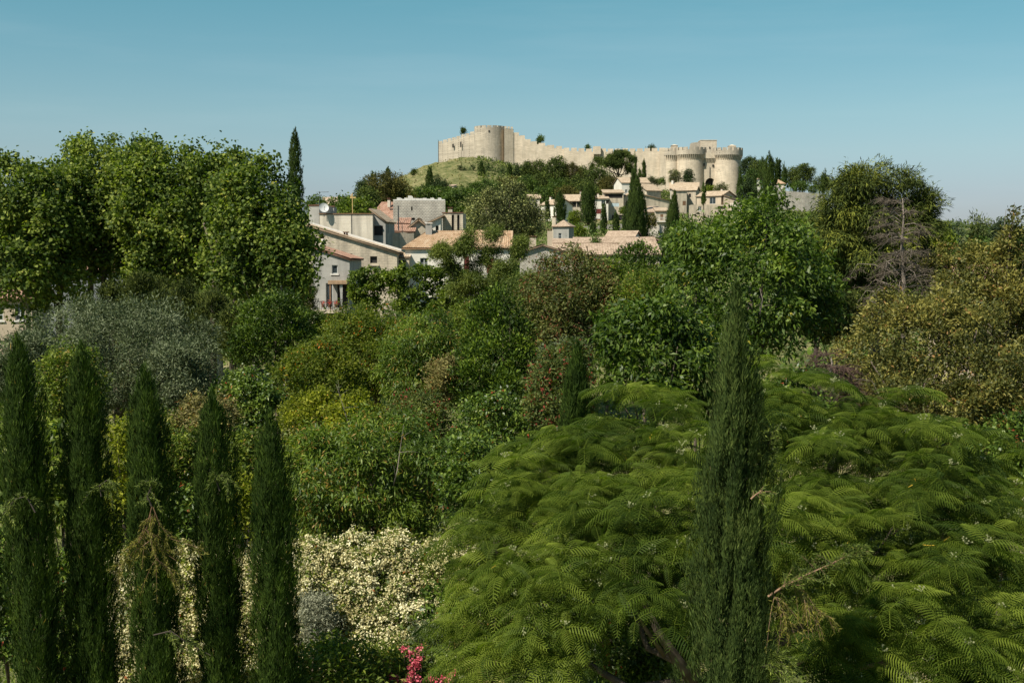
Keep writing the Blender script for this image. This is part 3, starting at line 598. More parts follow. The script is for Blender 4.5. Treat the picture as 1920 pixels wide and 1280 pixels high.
def antenna(px, py, Y, h, label):
    p = at(px, py, Y); r = empty('roof_antenna', p, label, 'antenna'); mb = MB(); mb.tube([(0,0,0),(0,0,h)], .025, 5); mb.build('mast', M_METAL, r)
    mb = MB(); mb.tube([(-.3,0,h-.1),(1.0,0,h-.06)], .018, 5)
    for k in range(7): mb.tube([(-.1+k*.16,-.25,h-.1),(-.1+k*.16,.25,h-.1)], .012, 4)
    mb.build('aerial', M_METAL, r)
Yn = 128
b1 = house('rendered_building', 'long windowless rendered building with a thin line of tiles along its top', 'house', 649, 402, Yn, m(99,Yn), 4.2, 8, 0, 'flat', 0, M_RENDER, M_TILE, [], wallcap=M_TILE_O)
mb = MB(); mb.tube([(.55,-2.13,3.0),(.55,-2.13,8)], .03, 5); mb.build('drainpipe', M_METAL, b1)
house('rendered_building', 'tall grey end block at the left of the long windowless building', 'house', 589, 386, 131, m(22,131), 3, 9, -25, 'flat', 0, M_GREYR, M_TILE, [W('f',-.1,2.2,.25,.5,'dark')], wallcap=M_TILE_R)
house('roof_shed', 'small brown brick shed with tiled edge behind the satellite dish', 'shed', 614, 388, 133, m(24,133), 2, 9, 0, 'flat', 0, M_GREYR, M_TILE, [], wallcap=M_TILE_R)
house('open_loft', 'shaded open loft under a falling tiled roof at the right end of the long building', 'loft', 710, 416, 129, m(26,129), 4, 5, -8, 'sr', 1.1, M_GREYR, M_TILE, [W('f',-.1,.4,1.1,1.0,'dark')], over=.2)
dish_tv(607, 390, 127.5); antenna(599, 388, 128, 1.6, 'thin television antenna on the roof at the left of the satellite dish')
low_wall('streaked stone parapet wall running right from the long rendered building', (697,437,131), (776,437,133), M_STONE, 5, .6, name='parapet_wall')
sr = 2.95
b2 = house('stone_farmhouse', 'old stone farmhouse with one long tiled roof sloping down to the right', 'house', 660, 475, 115, m(168,115), 4.6, 7, 0, 'sr', sr*.86, M_STONE, M_TILE, [W('f',-.2,.03,.45,.6,'dark'), W('f',2.0,.28,.65,.62,'dark')], corr=True, over=.25, chim=[(-1.0,1.0,8.05,.42,.75,M_BROWN)])
mb = MB(); x = m(168,115)/2; mb.hexa([(-x-.2,2.3,7.18+sr*.86),(x,2.3,7.22),(x,2.75,7.22),(-x-.2,2.75,7.18+sr*.86)], [(-x-.2,2.3,7.42+sr*.86),(x,2.3,7.42),(x,2.75,7.42),(-x-.2,2.75,7.42+sr*.86)]); mb.build('flashing', M_MORTAR, b2)
mb = MB(); mb.box(1.5,2.5,-2.5,-2.28,5.84,5.94); mb.build('window_sill', M_STONE, b2)
# small house at the left with porch
def porch(r, x, y, h):
    mb = MB(); mb.box(.1, 1.75, -y-1.3, -y-.01, h-2.05, h-1.75); mb.build('porch_roof', M_WOOD, r)
    mb = MB(); mb.box(.2,.34,-y-1.25,-y-1.1,h-4.2,h-2.053); mb.build('porch_post', M_BROWN, r)
    mb = MB()
    for k in range(9): t = k/8; wv = .05*math.sin(k*2.1); mb.v += [(1.05+.28*t+.0, -y-1.12+wv, h-2.056), (1.16+.12*t, -y-1.1+wv*.5, h-3.9)]
    for k in range(8): mb.f.append((2*k,2*k+2,2*k+3,2*k+1))
    mb.build('curtain', M_CLOTH, r)
    mb = MB()
    for k in range(13): mb.box(-1.0+k*.19,-.975+k*.19,-y-1.5,-y-1.475,h-4.25,h-3.55)
    mb.box(-1.02,1.4,-y-1.52,-y-1.46,h-3.55,h-3.5); mb.build('railing', M_METAL, r)
    mb = MB(); mb.box(-1.1,1.9,-y-1.6,-y-.01,h-4.5,h-4.26)
    for k in range(7): mb.box(-1.25-.0,-.1,-y-1.9-k*.28,-y-1.62-k*.28,h-4.7-k*.2,h-4.5-k*.2)
    mb.build('terrace', M_STONE, r)
b3 = house('porch_house', 'small grey rendered house with red tiled roof, terrace porch and white tied curtain', 'house', 620, 487, 106, m(72,106), 4.2, 7, -7, 'sr', 1.0, M_GREYR, M_TILE_R, [W('f',.35,.45,.5,.75,'win'), W('f',-.15,2.0,.6,2.1,'door'), W('f',1.0,2.1,.9,2.0,'dark')], corr=True, over=.2, chim=[(-1.0,-1.2,7.4,.38,1.4,M_WHITE)], extra=porch)
for k, dx in enumerate((-.75, -.2, .5)):
    p = at(606+k*12, 573, 104.3); r = empty('flower_pot', p, ['clay pot of red geraniums left on the porch railing','clay pot of red geraniums in the middle of the porch railing','clay pot of red geraniums right beside the tied curtain'][k], 'flower pot', 'geranium pots on the porch')
    mb = MB(); mb.tube([(0,0,-.15),(0,0,.1)], [.10,.15], 10); mb.build('pot', M_TILE_R, r)
    n_ = 90; P = rng.normal(0,.1,(n_,3))+[0,0,.25]; D = rng.normal(0,1,(n_,3)); D /= np.linalg.norm(D,axis=1)[:,None]; Sd = np.cross(D, rng.normal(0,1,(n_,3))); Sd /= np.linalg.norm(Sd,axis=1)[:,None]
    V = np.stack([P, P+D*.04+Sd*.03, P+D*.08, P+D*.04-Sd*.03],1).reshape(-1,3)
    mk('flowers', V, np.arange(n_*4).reshape(-1,4), solidmat("geranium red", (.4,.05,.03)), r)
# orange roofed house
def right_bits(r, x, y, h): pass
b4 = house('orange_roofed_house', 'white walled house with broad orange corrugated tile roof behind the feathery tree', 'house', 858, 465, 118, m(196,118), 6.5, 7.5, 0, 'hipl', 1.55, M_WHITE, M_TILE_O, [W('f',-3.2,.95,.75,1.5,'win'), W('f',.85,.75,.5,1.6,'red'), W('f',3.1,.9,.7,1.5,'red')], corr=True, over=.3, chim=[(-2.9,-.6,8.4,.62,1.3,M_GREYR,'flat')])
house('shaded_porch', 'dark open porch between the stone farmhouse and the orange roofed house', 'porch', 752, 484, 117, m(30,117), 2, 6, 0, 'sf', .35, M_STONE, M_TILE, [W('f',-.1,.2,1.1,1.9,'dark')], over=.12)
# ruined tower and its neighbours
def ruin_top(r, x, y, h):
    mb = MB(); n = 14
    for k in range(n):
        x0 = -x+2*x*k/n; x1 = -x+2*x*(k+1)/n; t = .12+.22*abs(math.sin(k*1.7))+(.35 if k == 4 else 0)
        mb.box(x0, x1-.003*k, -y+.02, -y+.6, h-.001, h+t)
        mb.box(x0, x1-.003*k, y-.6, y-.02, h-.001, h+t+.15)
    mb.build('broken_coping', M_MORTAR, r)
house('ruined_tower', 'square grey rubble stone tower without a roof, one slit in its wall', 'tower', 786, 376, 152, m(97,152), 5.5, 9, 3, 'flat', 0, M_RUBBLE, M_TILE, [W('f',-.9,.75,.18,.5,'dark'), W('f',-.75,2.1,.45,.3,'dark')], extra=ruin_top)
house('red_roofed_house', 'house with long red tiled roof and skylight left of the ruined tower', 'house', 718, 416, 158, m(58,158), 5, 7, -16, 'sf', 2.4, M_RENDER, M_TILE_R, [W('f',1,.3,.8,.5,'dark')], corr=True, chim=[(-.6,1.2,9.0,.35,.9,M_RENDER)],
      extra=lambda r, x, y, h: (lambda mb: (mb.box(-.3,.5,.35,1.0,h+1.72,h+1.78), mb.build('skylight', M_GLASS, r)))(MB()))
house('garden_shed', 'low shed with bright red tiled roof in front of the ruined tower', 'shed', 748, 435, 140, m(50,140), 3.4, 5, 0, 'sf', .7, M_STONE, M_TILE_R, [], corr=True)
house('garden_shed', 'narrow red tiled lean to at the foot of the ruined tower', 'shed', 757, 420, 144, m(14,144), 1.6, 5, 0, 'sf', .5, M_STONE, M_TILE_R, [], corr=True)
house('stone_gable_house', 'small stone house with pale gable in front of the ruined tower', 'house', 785, 429, 142, m(40,142), 4, 5, 0, 'gy', 1.0, M_STONE, M_TILE, [], corr=True)
house('white_outbuilding', 'white outbuilding with shallow tan roof beside the ruined tower', 'shed', 813, 420, 143, m(26,143), 3, 5, 0, 'sl', .75, M_WHITE, M_TILE, [W('f',.4,.2,.35,.9,'dark')])
house('stone_ruin', 'old stone ruin with two tall dark slots right of the ruined tower', 'ruin', 849, 400, 146, m(38,146), 3, 7, -5, 'flat', 0, M_STONE, M_TILE, [W('f',.0,.15,.28,2.0,'dark'), W('f',.65,.15,.28,2.0,'dark')], wallcap=M_TILE_R, chim=[(-.5,0,7.0,.5,.5,M_STONE)])
house('distant_house', 'distant house of which only a tan roof shows above the treetops at the left', 'house', 622, 383, 260, m(34,260), 6, 12, 0, 'gx', 1.5, M_RENDER, M_TILE_P, [], chim=[])
# metal hoops of a pergola
pr = empty('pergola_frame', at(765,437,130), 'thin rusty metal hoops of an empty pergola before the ruined tower', 'pergola')
for cxp in (-1.35, .15):
    mb = MB(); R0 = .72; pts_ = [(cxp-R0,0,0)]+[(cxp-R0*math.cos(t),0,.75+R0*math.sin(t)) for t in np.linspace(0,math.pi,12)]+[(cxp+R0,0,0)]
    mb.tube(pts_, .02, 5); mb.build('hoop', M_METAL, pr)
mb = MB(); p = at(747,415,138); r = empty('stove_pipe', p, 'tall thin black stove pipe rising before the ruined tower', 'pipe'); mb.tube([(0,0,-1),(0,0,1.7)], .07, 8); mb.build('pipe', M_METAL, r)
p = at(661,384,140); r = empty('weathervane', p, 'ochre post with short signal arms above the leafy tree left of the red roof', 'post'); mb = MB()
mb.tube([(0,0,-2.5),(0,0,1.3)], .055, 6); mb.build('post', M_YELLOW, r); mb = MB(); mb.box(-.28,.36,-.04,.04,.72,.88); mb.box(-.2,-.1,-.035,.035,.88,1.2); mb.build('signal_arm', M_YELLOW, r)
# buildings behind the plane trees
house('shaded_house', 'pale grey house in painted shade with red roof behind the plane tree trunks', 'house', 150, 506, 100, m(190,100), 8, 8, 0, 'gx', 2.0, M_GREYSHADE, M_TILE_R, [W('f',-2.7,1.0,.9,1.2,'win')], corr=True)
house('brown_house', 'brown building with dark windows at the far left edge under the plane trees', 'house', 12, 560, 88, m(90,88), 6, 6, 8, 'gx', 1.2, M_BEIGE, M_TILE_R, [W('f',.9,.35,.7,1.2,'win'), W('f',-.6,.35,.7,1.2,'win'), W('f',1.1,2.4,.7,1.2,'win')], corr=True)
house('brick_house', 'low house with dusty pink roof glimpsed through the yellow leaved tree at right', 'house', 1880, 545, 70, m(110,70), 6, 6, 5, 'gx', 1.3, M_BEIGE, M_TILE_R, [W('f',-.8,.4,.8,.9,'dark')], corr=True)
low_wall('white rendered garden wall glimpsed through the branches below the orange roofed house', (800,560,92), (872,556,92), M_WHITE, 3.2, .3, name='garden_wall')
low_wall('slanting white wall top between the dark shrubs left of the porch house', (528,556,100), (547,572,98), M_WHITE, 2, .3, name='garden_wall')

# ------------------------------------------------------------------ vegetation
def unit(a): return a/np.maximum(np.linalg.norm(a, axis=-1, keepdims=True), 1e-9)
def quads(P, D, Sv, L, Wd, curl=None):
    """pointed leaf quads: base P, along D, side vector Sv; curl drops the tip"""
    L = np.asarray(L).reshape(-1,1); Wd = np.asarray(Wd).reshape(-1,1)
    mid = P + D*L*.45; tip = P + D*L
    if curl is not None: tip = tip + curl
    V = np.stack([P, mid+Sv*Wd*.5, tip, mid-Sv*Wd*.5], 1)
    return V.reshape(-1,3), np.arange(len(P)*4).reshape(-1,4)
K = {}
def kind(name, stops, L, W, m=9, sr=.18, out=.6, up=.2, rnd=.8, face=.5, trans=.35, rough=.5, nscale=.5, nmix=.3, odd=0.0, cover=1.5, lobes=16, ls=.42, flat=1.0, bark=None, spec=.35, shell=.13, tcol=(1.3,1.5,.5), inner=.20, cr=None, cden=.8, cf=.75, fresh=True):
    K[name] = dict(mat=leafmat(name.replace('_',' ')+' leaves', stops, trans, rough, spec, nscale, nmix, tcol, fresh), L=L, W=W, m=m, sr=sr, out=out, up=up, rnd=rnd, face=face, odd=odd, cover=cover, lobes=lobes, ls=ls, flat=flat, bark=bark or M_BARK, shell=shell, inner=inner, cr=cr, cden=cden, cf=cf)
kind('plane', [(0,(.030,.056,.014)),(.5,(.080,.118,.032)),(.94,(.19,.225,.080)),(1,(.28,.27,.11))], .21,.18, m=9, sr=.36, out=.3, up=.1, rnd=.9, face=.6, odd=.01, nscale=.35, lobes=26, ls=.42, bark=M_BARKP, cover=1.7, shell=.18, inner=.28, cr=.48, cden=.62, cf=.8)
kind('olive', [(0,(.055,.075,.030)),(.5,(.105,.130,.060)),(.94,(.19,.215,.120)),(1,(.28,.30,.19))], .15,.034, m=16, sr=.20, out=.7, up=.35, rnd=.6, trans=.15, nscale=.8, lobes=22, ls=.34, rough=.45, tcol=(1.1,1.2,.7), cover=1.5, fresh=False)
kind('laurel', [(0,(.020,.040,.009)),(.5,(.042,.074,.015)),(.94,(.085,.125,.026)),(1,(.16,.20,.04))], .15,.058, m=12, sr=.17, out=.7, up=.5, rnd=.55, rough=.38, spec=.4, nscale=.8, lobes=18, ls=.34, trans=.25)
kind('evergreen', [(0,(.016,.034,.006)),(.5,(.040,.074,.010)),(.94,(.095,.140,.020)),(1,(.1,.13,.03))], .15,.055, m=12, sr=.16, out=.5, up=.8, rnd=.45, rough=.45, spec=.35, nscale=.8, lobes=18, ls=.34, trans=.15, cr=.26, cden=.75)
kind('yew', [(0,(.028,.042,.014)),(.5,(.052,.068,.020)),(.94,(.085,.098,.030)),(1,(.13,.12,.04))], .20,.04, m=16, sr=.16, out=.4, up=.8, rnd=.4, nscale=.9, lobes=14, ls=.30, trans=.15, rough=.7)
kind('pomegranate', [(0,(.045,.075,.012)),(.5,(.085,.115,.02)),(.94,(.15,.165,.035)),(1,(.34,.10,.025))], .13,.045, m=10, sr=.2, out=.6, up=.2, rnd=.8, odd=.012, nscale=.9, lobes=22, ls=.32, rough=.45)
kind('cherry', [(0,(.036,.068,.014)),(.5,(.078,.126,.026)),(.94,(.155,.20,.055)),(1,(.20,.13,.06))], .13,.036, m=10, sr=.2, out=.4, up=-.45, rnd=.5, face=.7, odd=.06, nscale=.7, lobes=26, ls=.28, rough=.38, spec=.45)
kind('camellia', [(0,(.024,.048,.010)),(.5,(.054,.094,.020)),(.94,(.125,.17,.045)),(1,(.20,.04,.035))], .12,.055, m=8, sr=.16, out=.5, up=.1, rnd=.8, odd=.012, rough=.3, spec=.5, nscale=.9, lobes=16, ls=.34, trans=.2)
kind('photinia', [(0,(.035,.06,.022)),(.5,(.07,.095,.04)),(.94,(.12,.14,.07)),(1,(.17,.035,.045))], .12,.042, m=9, sr=.17, out=.5, up=.2, rnd=.7, odd=.09, nscale=.9, lobes=16, ls=.34)
kind('purple', [(0,(.045,.058,.026)),(.5,(.085,.10,.045)),(.94,(.13,.135,.07)),(1,(.105,.045,.038))], .20,.075, m=9, sr=.28, out=.5, up=.2, rnd=.8, odd=.12, nscale=.35, lobes=26, ls=.28, trans=.25)
kind('walnut', [(0,(.026,.052,.012)),(.5,(.056,.096,.020)),(.94,(.125,.175,.05)),(1,(.26,.23,.06))], .19,.075, m=9, sr=.26, out=.55, up=-.3, rnd=.6, face=.7, odd=.008, nscale=.5, lobes=30, ls=.26, rough=.35, spec=.5, cover=1.35, inner=.1)
kind('drooping_conifer', [(0,(.022,.036,.010)),(.5,(.062,.082,.022)),(.94,(.150,.165,.042)),(1,(.24,.24,.06))], .27,.036, m=20, sr=.20, out=.75, up=-.30, rnd=.34, face=.8, nscale=.35, lobes=60, ls=.19, flat=.75, trans=.08, rough=.7, cover=2.2, cr=.62, cf=.55, cden=.62, inner=.3, shell=.2, bark=M_BARKD)
kind('yellow_evergreen', [(0,(.055,.065,.018)),(.4,(.088,.096,.022)),(.94,(.265,.235,.055)),(1,(.30,.17,.06))], .125,.048, m=9, sr=.13, out=.7, up=.4, rnd=.6, odd=.015, nscale=.55, nmix=.45, lobes=34, ls=.24, rough=.4, trans=.25, cover=1.3, shell=.2, tcol=(1.3,1.2,.6), fresh=False)
kind('feathery', [(0,(.045,.07,.022)),(.5,(.085,.115,.035)),(.94,(.14,.165,.06)),(1,(.2,.2,.08))], .22,.035, m=18, sr=.28, out=.5, up=.1, rnd=.7, nscale=.4, lobes=16, ls=.26, trans=.2, cover=1.5, bark=M_BARKD, inner=.05)
kind('silver', [(0,(.030,.038,.018)),(.5,(.080,.094,.048)),(.94,(.26,.275,.175)),(1,(.28,.29,.2))], .34,.17, m=10, sr=.5, out=.7, up=.2, rnd=.6, nscale=.15, lobes=46, ls=.21, trans=.12, tcol=(1.1,1.2,.8), cover=1.3, shell=.2, bark=M_BARKD, cr=.85, cden=.8)
kind('pine', [(0,(.030,.048,.018)),(.5,(.058,.082,.028)),(.94,(.10,.125,.04)),(1,(.14,.15,.05))], .75,.26, m=12, sr=.75, out=.5, up=.6, rnd=.6, nscale=.06, nmix=.35, lobes=18, ls=.36, trans=.12, rough=.8, bark=M_BARKD)
kind('brown_pine', [(0,(.042,.045,.018)),(.5,(.078,.075,.03)),(.94,(.115,.105,.04)),(1,(.14,.12,.05))], .55,.2, m=12, sr=.6, out=.5, up=.6, rnd=.6, nscale=.12, nmix=.4, lobes=26, ls=.3, trans=.12, rough=.8, bark=M_BARKD)
kind('dark_fir', [(0,(.018,.034,.020)),(.5,(.034,.055,.030)),(.94,(.055,.08,.04)),(1,(.08,.10,.05))], .7,.2, m=10, sr=.6, out=.8, up=-.1, rnd=.5, nscale=.1, lobes=16, ls=.34, trans=.1, rough=.8, bark=M_BARKD)
kind('broadleaf', [(0,(.032,.06,.018)),(.5,(.058,.095,.026)),(.94,(.095,.14,.035)),(1,(.15,.18,.05))], .5,.34, m=9, sr=.6, out=.5, up=.2, rnd=.8, nscale=.1, lobes=20, ls=.33, trans=.25)
kind('bright_leaf', [(0,(.055,.085,.014)),(.5,(.11,.15,.022)),(.94,(.18,.21,.035)),(1,(.22,.23,.05))], .3,.18, m=9, sr=.3, out=.5, up=.3, rnd=.8, nscale=.3, lobes=14, ls=.36, trans=.3)
kind('village_cypress', [(0,(.022,.040,.012)),(.5,(.036,.060,.017)),(.94,(.055,.082,.024)),(1,(.09,.10,.04))], .4,.12, nscale=.4, trans=.1, rough=.8, bark=M_BARKD)
kind('garden_cypress', [(0,(.016,.034,.006)),(.5,(.032,.060,.010)),(.94,(.058,.090,.016)),(1,(.30,.20,.10))], .1,.016, nscale=1.4, trans=.15, rough=.7, bark=M_BARK, nmix=.25)
kind('blue_cypress', [(0,(.024,.044,.009)),(.5,(.058,.088,.017)),(.94,(.118,.152,.034)),(1,(.24,.19,.10))], .1,.016, nscale=1.6, trans=.15, rough=.7, bark=M_BARK, nmix=.3, fresh=False)
kind('vine', [(0,(.038,.065,.016)),(.5,(.078,.118,.026)),(.94,(.15,.19,.045)),(1,(.22,.24,.07))], .2,.15, m=7, sr=.16, out=.6, up=.1, rnd=.7, nscale=.5, lobes=20, ls=.3, rough=.4, cover=1.2)
kind('big_leaf', [(0,(.05,.08,.02)),(.5,(.10,.14,.035)),(.94,(.19,.23,.07)),(1,(.32,.32,.12))], .24,.09, m=8, sr=.2, out=.4, up=-.3, rnd=.6, nscale=.8, lobes=12, ls=.36, rough=.35, spec=.5)
kind('lime_shrub', [(0,(.07,.09,.012)),(.5,(.13,.155,.02)),(.94,(.22,.23,.035)),(1,(.30,.20,.05))], .11,.05, m=9, sr=.16, out=.5, up=.4, rnd=.7, nscale=.9, lobes=14, ls=.34, odd=.01)
kind('mixed_shrub', [(0,(.036,.062,.014)),(.5,(.076,.114,.024)),(.94,(.155,.185,.050)),(1,(.20,.14,.07))], .11,.042, m=9, sr=.18, out=.5, up=.2, rnd=.8, nscale=.8, lobes=18, ls=.32, odd=.04, rough=.4)
kind('jasmine', [(0,(.045,.075,.02)),(.5,(.09,.125,.03)),(.94,(.17,.19,.05)),(1,(.22,.07,.04))], .10,.05, m=7, sr=.12, out=.6, up=.2, rnd=.7, nscale=.8, rough=.35, odd=.01)
kind('grey_shrub', [(0,(.11,.12,.08)),(.5,(.21,.22,.14)),(.94,(.36,.36,.25)),(1,(.5,.5,.4))], .07,.02, m=12, sr=.12, out=.6, up=.4, rnd=.7, nscale=1, lobes=10, ls=.4, trans=.1, tcol=(1,1.05,.8), fresh=False)
kind('dry_shrub', [(0,(.09,.08,.045)),(.5,(.15,.135,.08)),(.94,(.22,.20,.12)),(1,(.25,.12,.07))], .12,.03, m=10, sr=.18, out=.5, up=.4, rnd=.8, nscale=.8, lobes=12, ls=.36, odd=.05, trans=.15)
kind('cedar', [(0,(.045,.068,.030)),(.5,(.085,.11,.045)),(.94,(.14,.16,.065)),(1,(.16,.17,.07))], .5,.09, m=16, sr=.5, out=.9, up=.0, rnd=.3, nscale=.2, lobes=34, ls=.24, flat=.3, trans=.12, bark=M_BARKD)
kind('blue_fir', [(0,(.035,.055,.045)),(.5,(.06,.09,.075)),(.94,(.10,.135,.11)),(1,(.12,.15,.12))], .45,.1, m=12, sr=.4, out=.8, up=.2, rnd=.4, nscale=.2, lobes=24, ls=.26, trans=.1)

def make_lobes(c, R, k, ls, flat, seed, shape='round'):
    g = np.random.default_rng(seed); out = [(c, R*np.array([.72,.72,.74]))]
    for i in range(k):
        z = 1-2*(i+.5)/k; z = max(z, -.75); t = i*2.39996+g.uniform(-.3,.3); h = math.sqrt(max(0,1-z*z))
        d = np.array([h*math.cos(t), h*math.sin(t), z]); s = ls*g.uniform(.6,1.35); rad = 1.02-s*g.uniform(.75,1.25)
        if g.random() < .15: rad += .10
        rr = np.array([R[0], R[1], R[2]])*s
        mr = (rr[0]+rr[1]+rr[2])/3; rr = rr*.45+mr*.55; rr[2] *= flat
        if shape == 'cone': d[0:2] *= (1-.75*max(-.6, z)); 
        out.append((c+R*d*rad, rr))
    if shape == 'cone': out[0] = (c-R*[0,0,.25], R*np.array([.5,.5,.6]))
    if shape == 'layers': out[0] = (c, R*np.array([.4,.4,.6]))
    return out
def leaves(lobes, k, n, seed, front=.6, L=None, W=None, box=None):
    """leaf quads on the shells of the lobes, gathered in sprigs"""
    g = np.random.default_rng(seed); L = L or k['L']; W = W or k['W']; m_ = k['m']; ns = max(8, int(n/m_))
    C_ = np.array([l[0] for l in lobes]); R_ = np.array([l[1] for l in lobes]); w = R_[:,0]*R_[:,2]; w /= w.sum()
    pass
    def shell_pts(q, f_in=None):
        i = g.choice(len(lobes), q, p=w); d = unit(g.normal(0,1,(q,3)))
        keep = (d[:,1] < .25) | (g.random(q) > front); keep &= (d[:,2] > -.55) | (g.random(q) > .5); i, d = i[keep], d[keep]
        f = 1-np.abs(g.normal(0, k['shell'], len(d)))+g.normal(0,.04,len(d))
        a_ = (C_[i]+R_[i]*d)/q0
        fld = np.sin(a_[:,0]*2.9+1.7*np.sin(a_[:,2]*2.1+seed))*np.sin(a_[:,1]*2.3+a_[:,2]*3.1+seed*.7)
        f = f+.14*fld
        if f_in is not None: f = g.uniform(*f_in, len(d))
        p = C_[i]+R_[i]*d*f[:,None]; nn = unit(d/R_[i]); mn = np.full(len(p), 9.0)
        for j in range(len(lobes)):
            dist = np.linalg.norm((p-C_[j])/R_[j], axis=1); dist[i==j] = 9; mn = np.minimum(mn, dist)
        ok = (mn > .86) | (g.random(len(p)) < .08) if f_in is None else np.ones(len(p), bool)
        return p[ok], nn[ok]
    q0 = float(R_[1:,0].mean()) if len(R_) > 1 else float(R_[0,0])
    ext = float(np.mean(C_.max(0)-C_.min(0)))/2+q0
    cr = k['cr'] or min(2.2, max(.16, .15*ext)); ns_in = int(ns*k['inner'])
    area = float(np.sum(4*math.pi*((R_[:,0]*R_[:,2])))*.32)
    nc = int(max(14, min(2600, k['cden']*area/(math.pi*cr*cr)*1.1)))
    CP, CN = shell_pts(nc*4); CP, CN = CP[:nc], CN[:nc]; nc = len(CP)
    crs = cr*g.uniform(.55,1.45,nc); cv = .10*g.normal(0,1,nc)
    wt = crs**2; ci = g.choice(nc, ns-ns_in, p=wt/wt.sum()); dd = unit(g.normal(0,1,(len(ci),3))+CN[ci]*.5+np.array([0,-.15,.65]))
    rr = crs[ci]*(1-np.abs(g.normal(0,.16,len(ci)))); fl_ = np.array([1,1,k['cf']])
    P = CP[ci]+dd*rr[:,None]*fl_+CN[ci]*(crs[ci]*-.25)[:,None]; N = unit(dd*.75+CN[ci]*.4)
    lone = g.random(len(P)) < .05; P[lone] += (N[lone]+[0,0,.3])*(cr*g.uniform(.15,.7,lone.sum()))[:,None]
    PI_, NI_ = shell_pts(int(ns_in*1.8)+4, (.35,.85)); PI_, NI_ = PI_[:ns_in], NI_[:ns_in]
    P = np.concatenate([P, PI_]); N = np.concatenate([N, NI_]); ns = len(P)
    vs = .42+.15*g.normal(0,1,ns); vs[:len(ci)] += cv[ci]
    odd_s = g.random(ns) < k['odd']*2.0
    P2 = np.repeat(P, m_, 0); N2 = np.repeat(N, m_, 0); n = len(P2); sc_ = k['sr']*L/k['L']
    P2 = P2+g.normal(0,1,(n,3))*sc_*.6
    Z = np.array([0,0,1.0]); D = unit(N2*k['out']+Z*k['up']+g.normal(0,1,(n,3))*k['rnd'])
    ref = unit(N2*k['face']+Z*k['face']*.8+g.normal(0,.62,(n,3))); Sv = unit(np.cross(D, ref))
    l = L*g.uniform(.65,1.25,n); wd = W*g.uniform(.7,1.25,n); curl = np.zeros((n,3)); curl[:,2] = -l*.18
    V, F = quads(P2, D, Sv, l, wd, curl)
    v = np.clip(np.repeat(vs,m_)+.22*g.normal(0,1,n), .02, .93)
    v[(np.repeat(odd_s,m_) & (g.random(n) < .5))] = 2.0
    return V, F, v
seedc = [100]
def trunk(root, loc, base, lobes, r0, mat, limbs=5, top=None):
    mb = MB(); b_ = Vector(base)-Vector(loc); c0 = Vector(lobes[0][0])-Vector(loc) if top is None else Vector(top)-Vector(loc)
    g = np.random.default_rng(seedc[0]); mid = b_.lerp(c0, .5)+Vector(g.normal(0,.03,3)*abs(c0.z-b_.z))
    mb.tube([b_, b_.lerp(mid,.5), mid, mid.lerp(c0,.5), c0], [r0*1.2, r0, r0*.8, r0*.6, r0*.35], 8)
    for i in range(min(limbs, len(lobes)-1)):
        t = Vector(lobes[1+i*max(1,(len(lobes)-1)//max(1,limbs))][0])-Vector(loc); s = mid.lerp(c0, float(g.uniform(.0,.6)))
        j = s.lerp(t,.5)+Vector((0,0,-.05*(t-s).length)); mb.tube([s, j, t], [r0*.45, r0*.3, r0*.12], 6)
    return mb.build('trunk', mat, root, True)
def T(name, label, cat, kd, px, top, bot, hw, Y, group=None, k=None, ls=None, shape='round', cover=None, L=None, W=None, dep=.85, limbs=6, r0=None, front=.6, tr=True, lob=None, base=None, flat=None):
    kk = K[kd]; seedc[0] += 1; sd = seedc[0]; s = sc(Y); c = np.array(at(px, (top+bot)/2, Y)); rx = hw*s; rz = (bot-top)/2*s; ry = rx*dep
    c[1] += ry*.3; R = np.array([rx, ry, rz])
    lobes = lob or make_lobes(c, R, k or kk['lobes'], ls or kk['ls'], flat or kk['flat'], sd, shape)
    Lf = L or kk['L']; Wf = W or kk['W']; A = math.pi*rx*rz
    n = int((cover or kk['cover'])*6.0*A/(Lf*Wf*.55)); n = max(500, min(n, 240000))
    V, F, v = leaves(lobes, kk, n, sd, front, Lf, Wf)
    bx, by = base if base else (c[0], c[1]); loc = (bx, by, gz(bx, by))
    if loc[2] > c[2]-rz*.6: loc = (bx, by, c[2]-rz)
    root = empty(name, loc, label, cat, group)
    mk('crown', V-np.array(loc), F, kk['mat'], root, v)
    if tr: trunk(root, loc, loc, lobes, r0 or max(.04, .05*rx+.02*Y/100), kk['bark'], limbs)
    return root, lobes
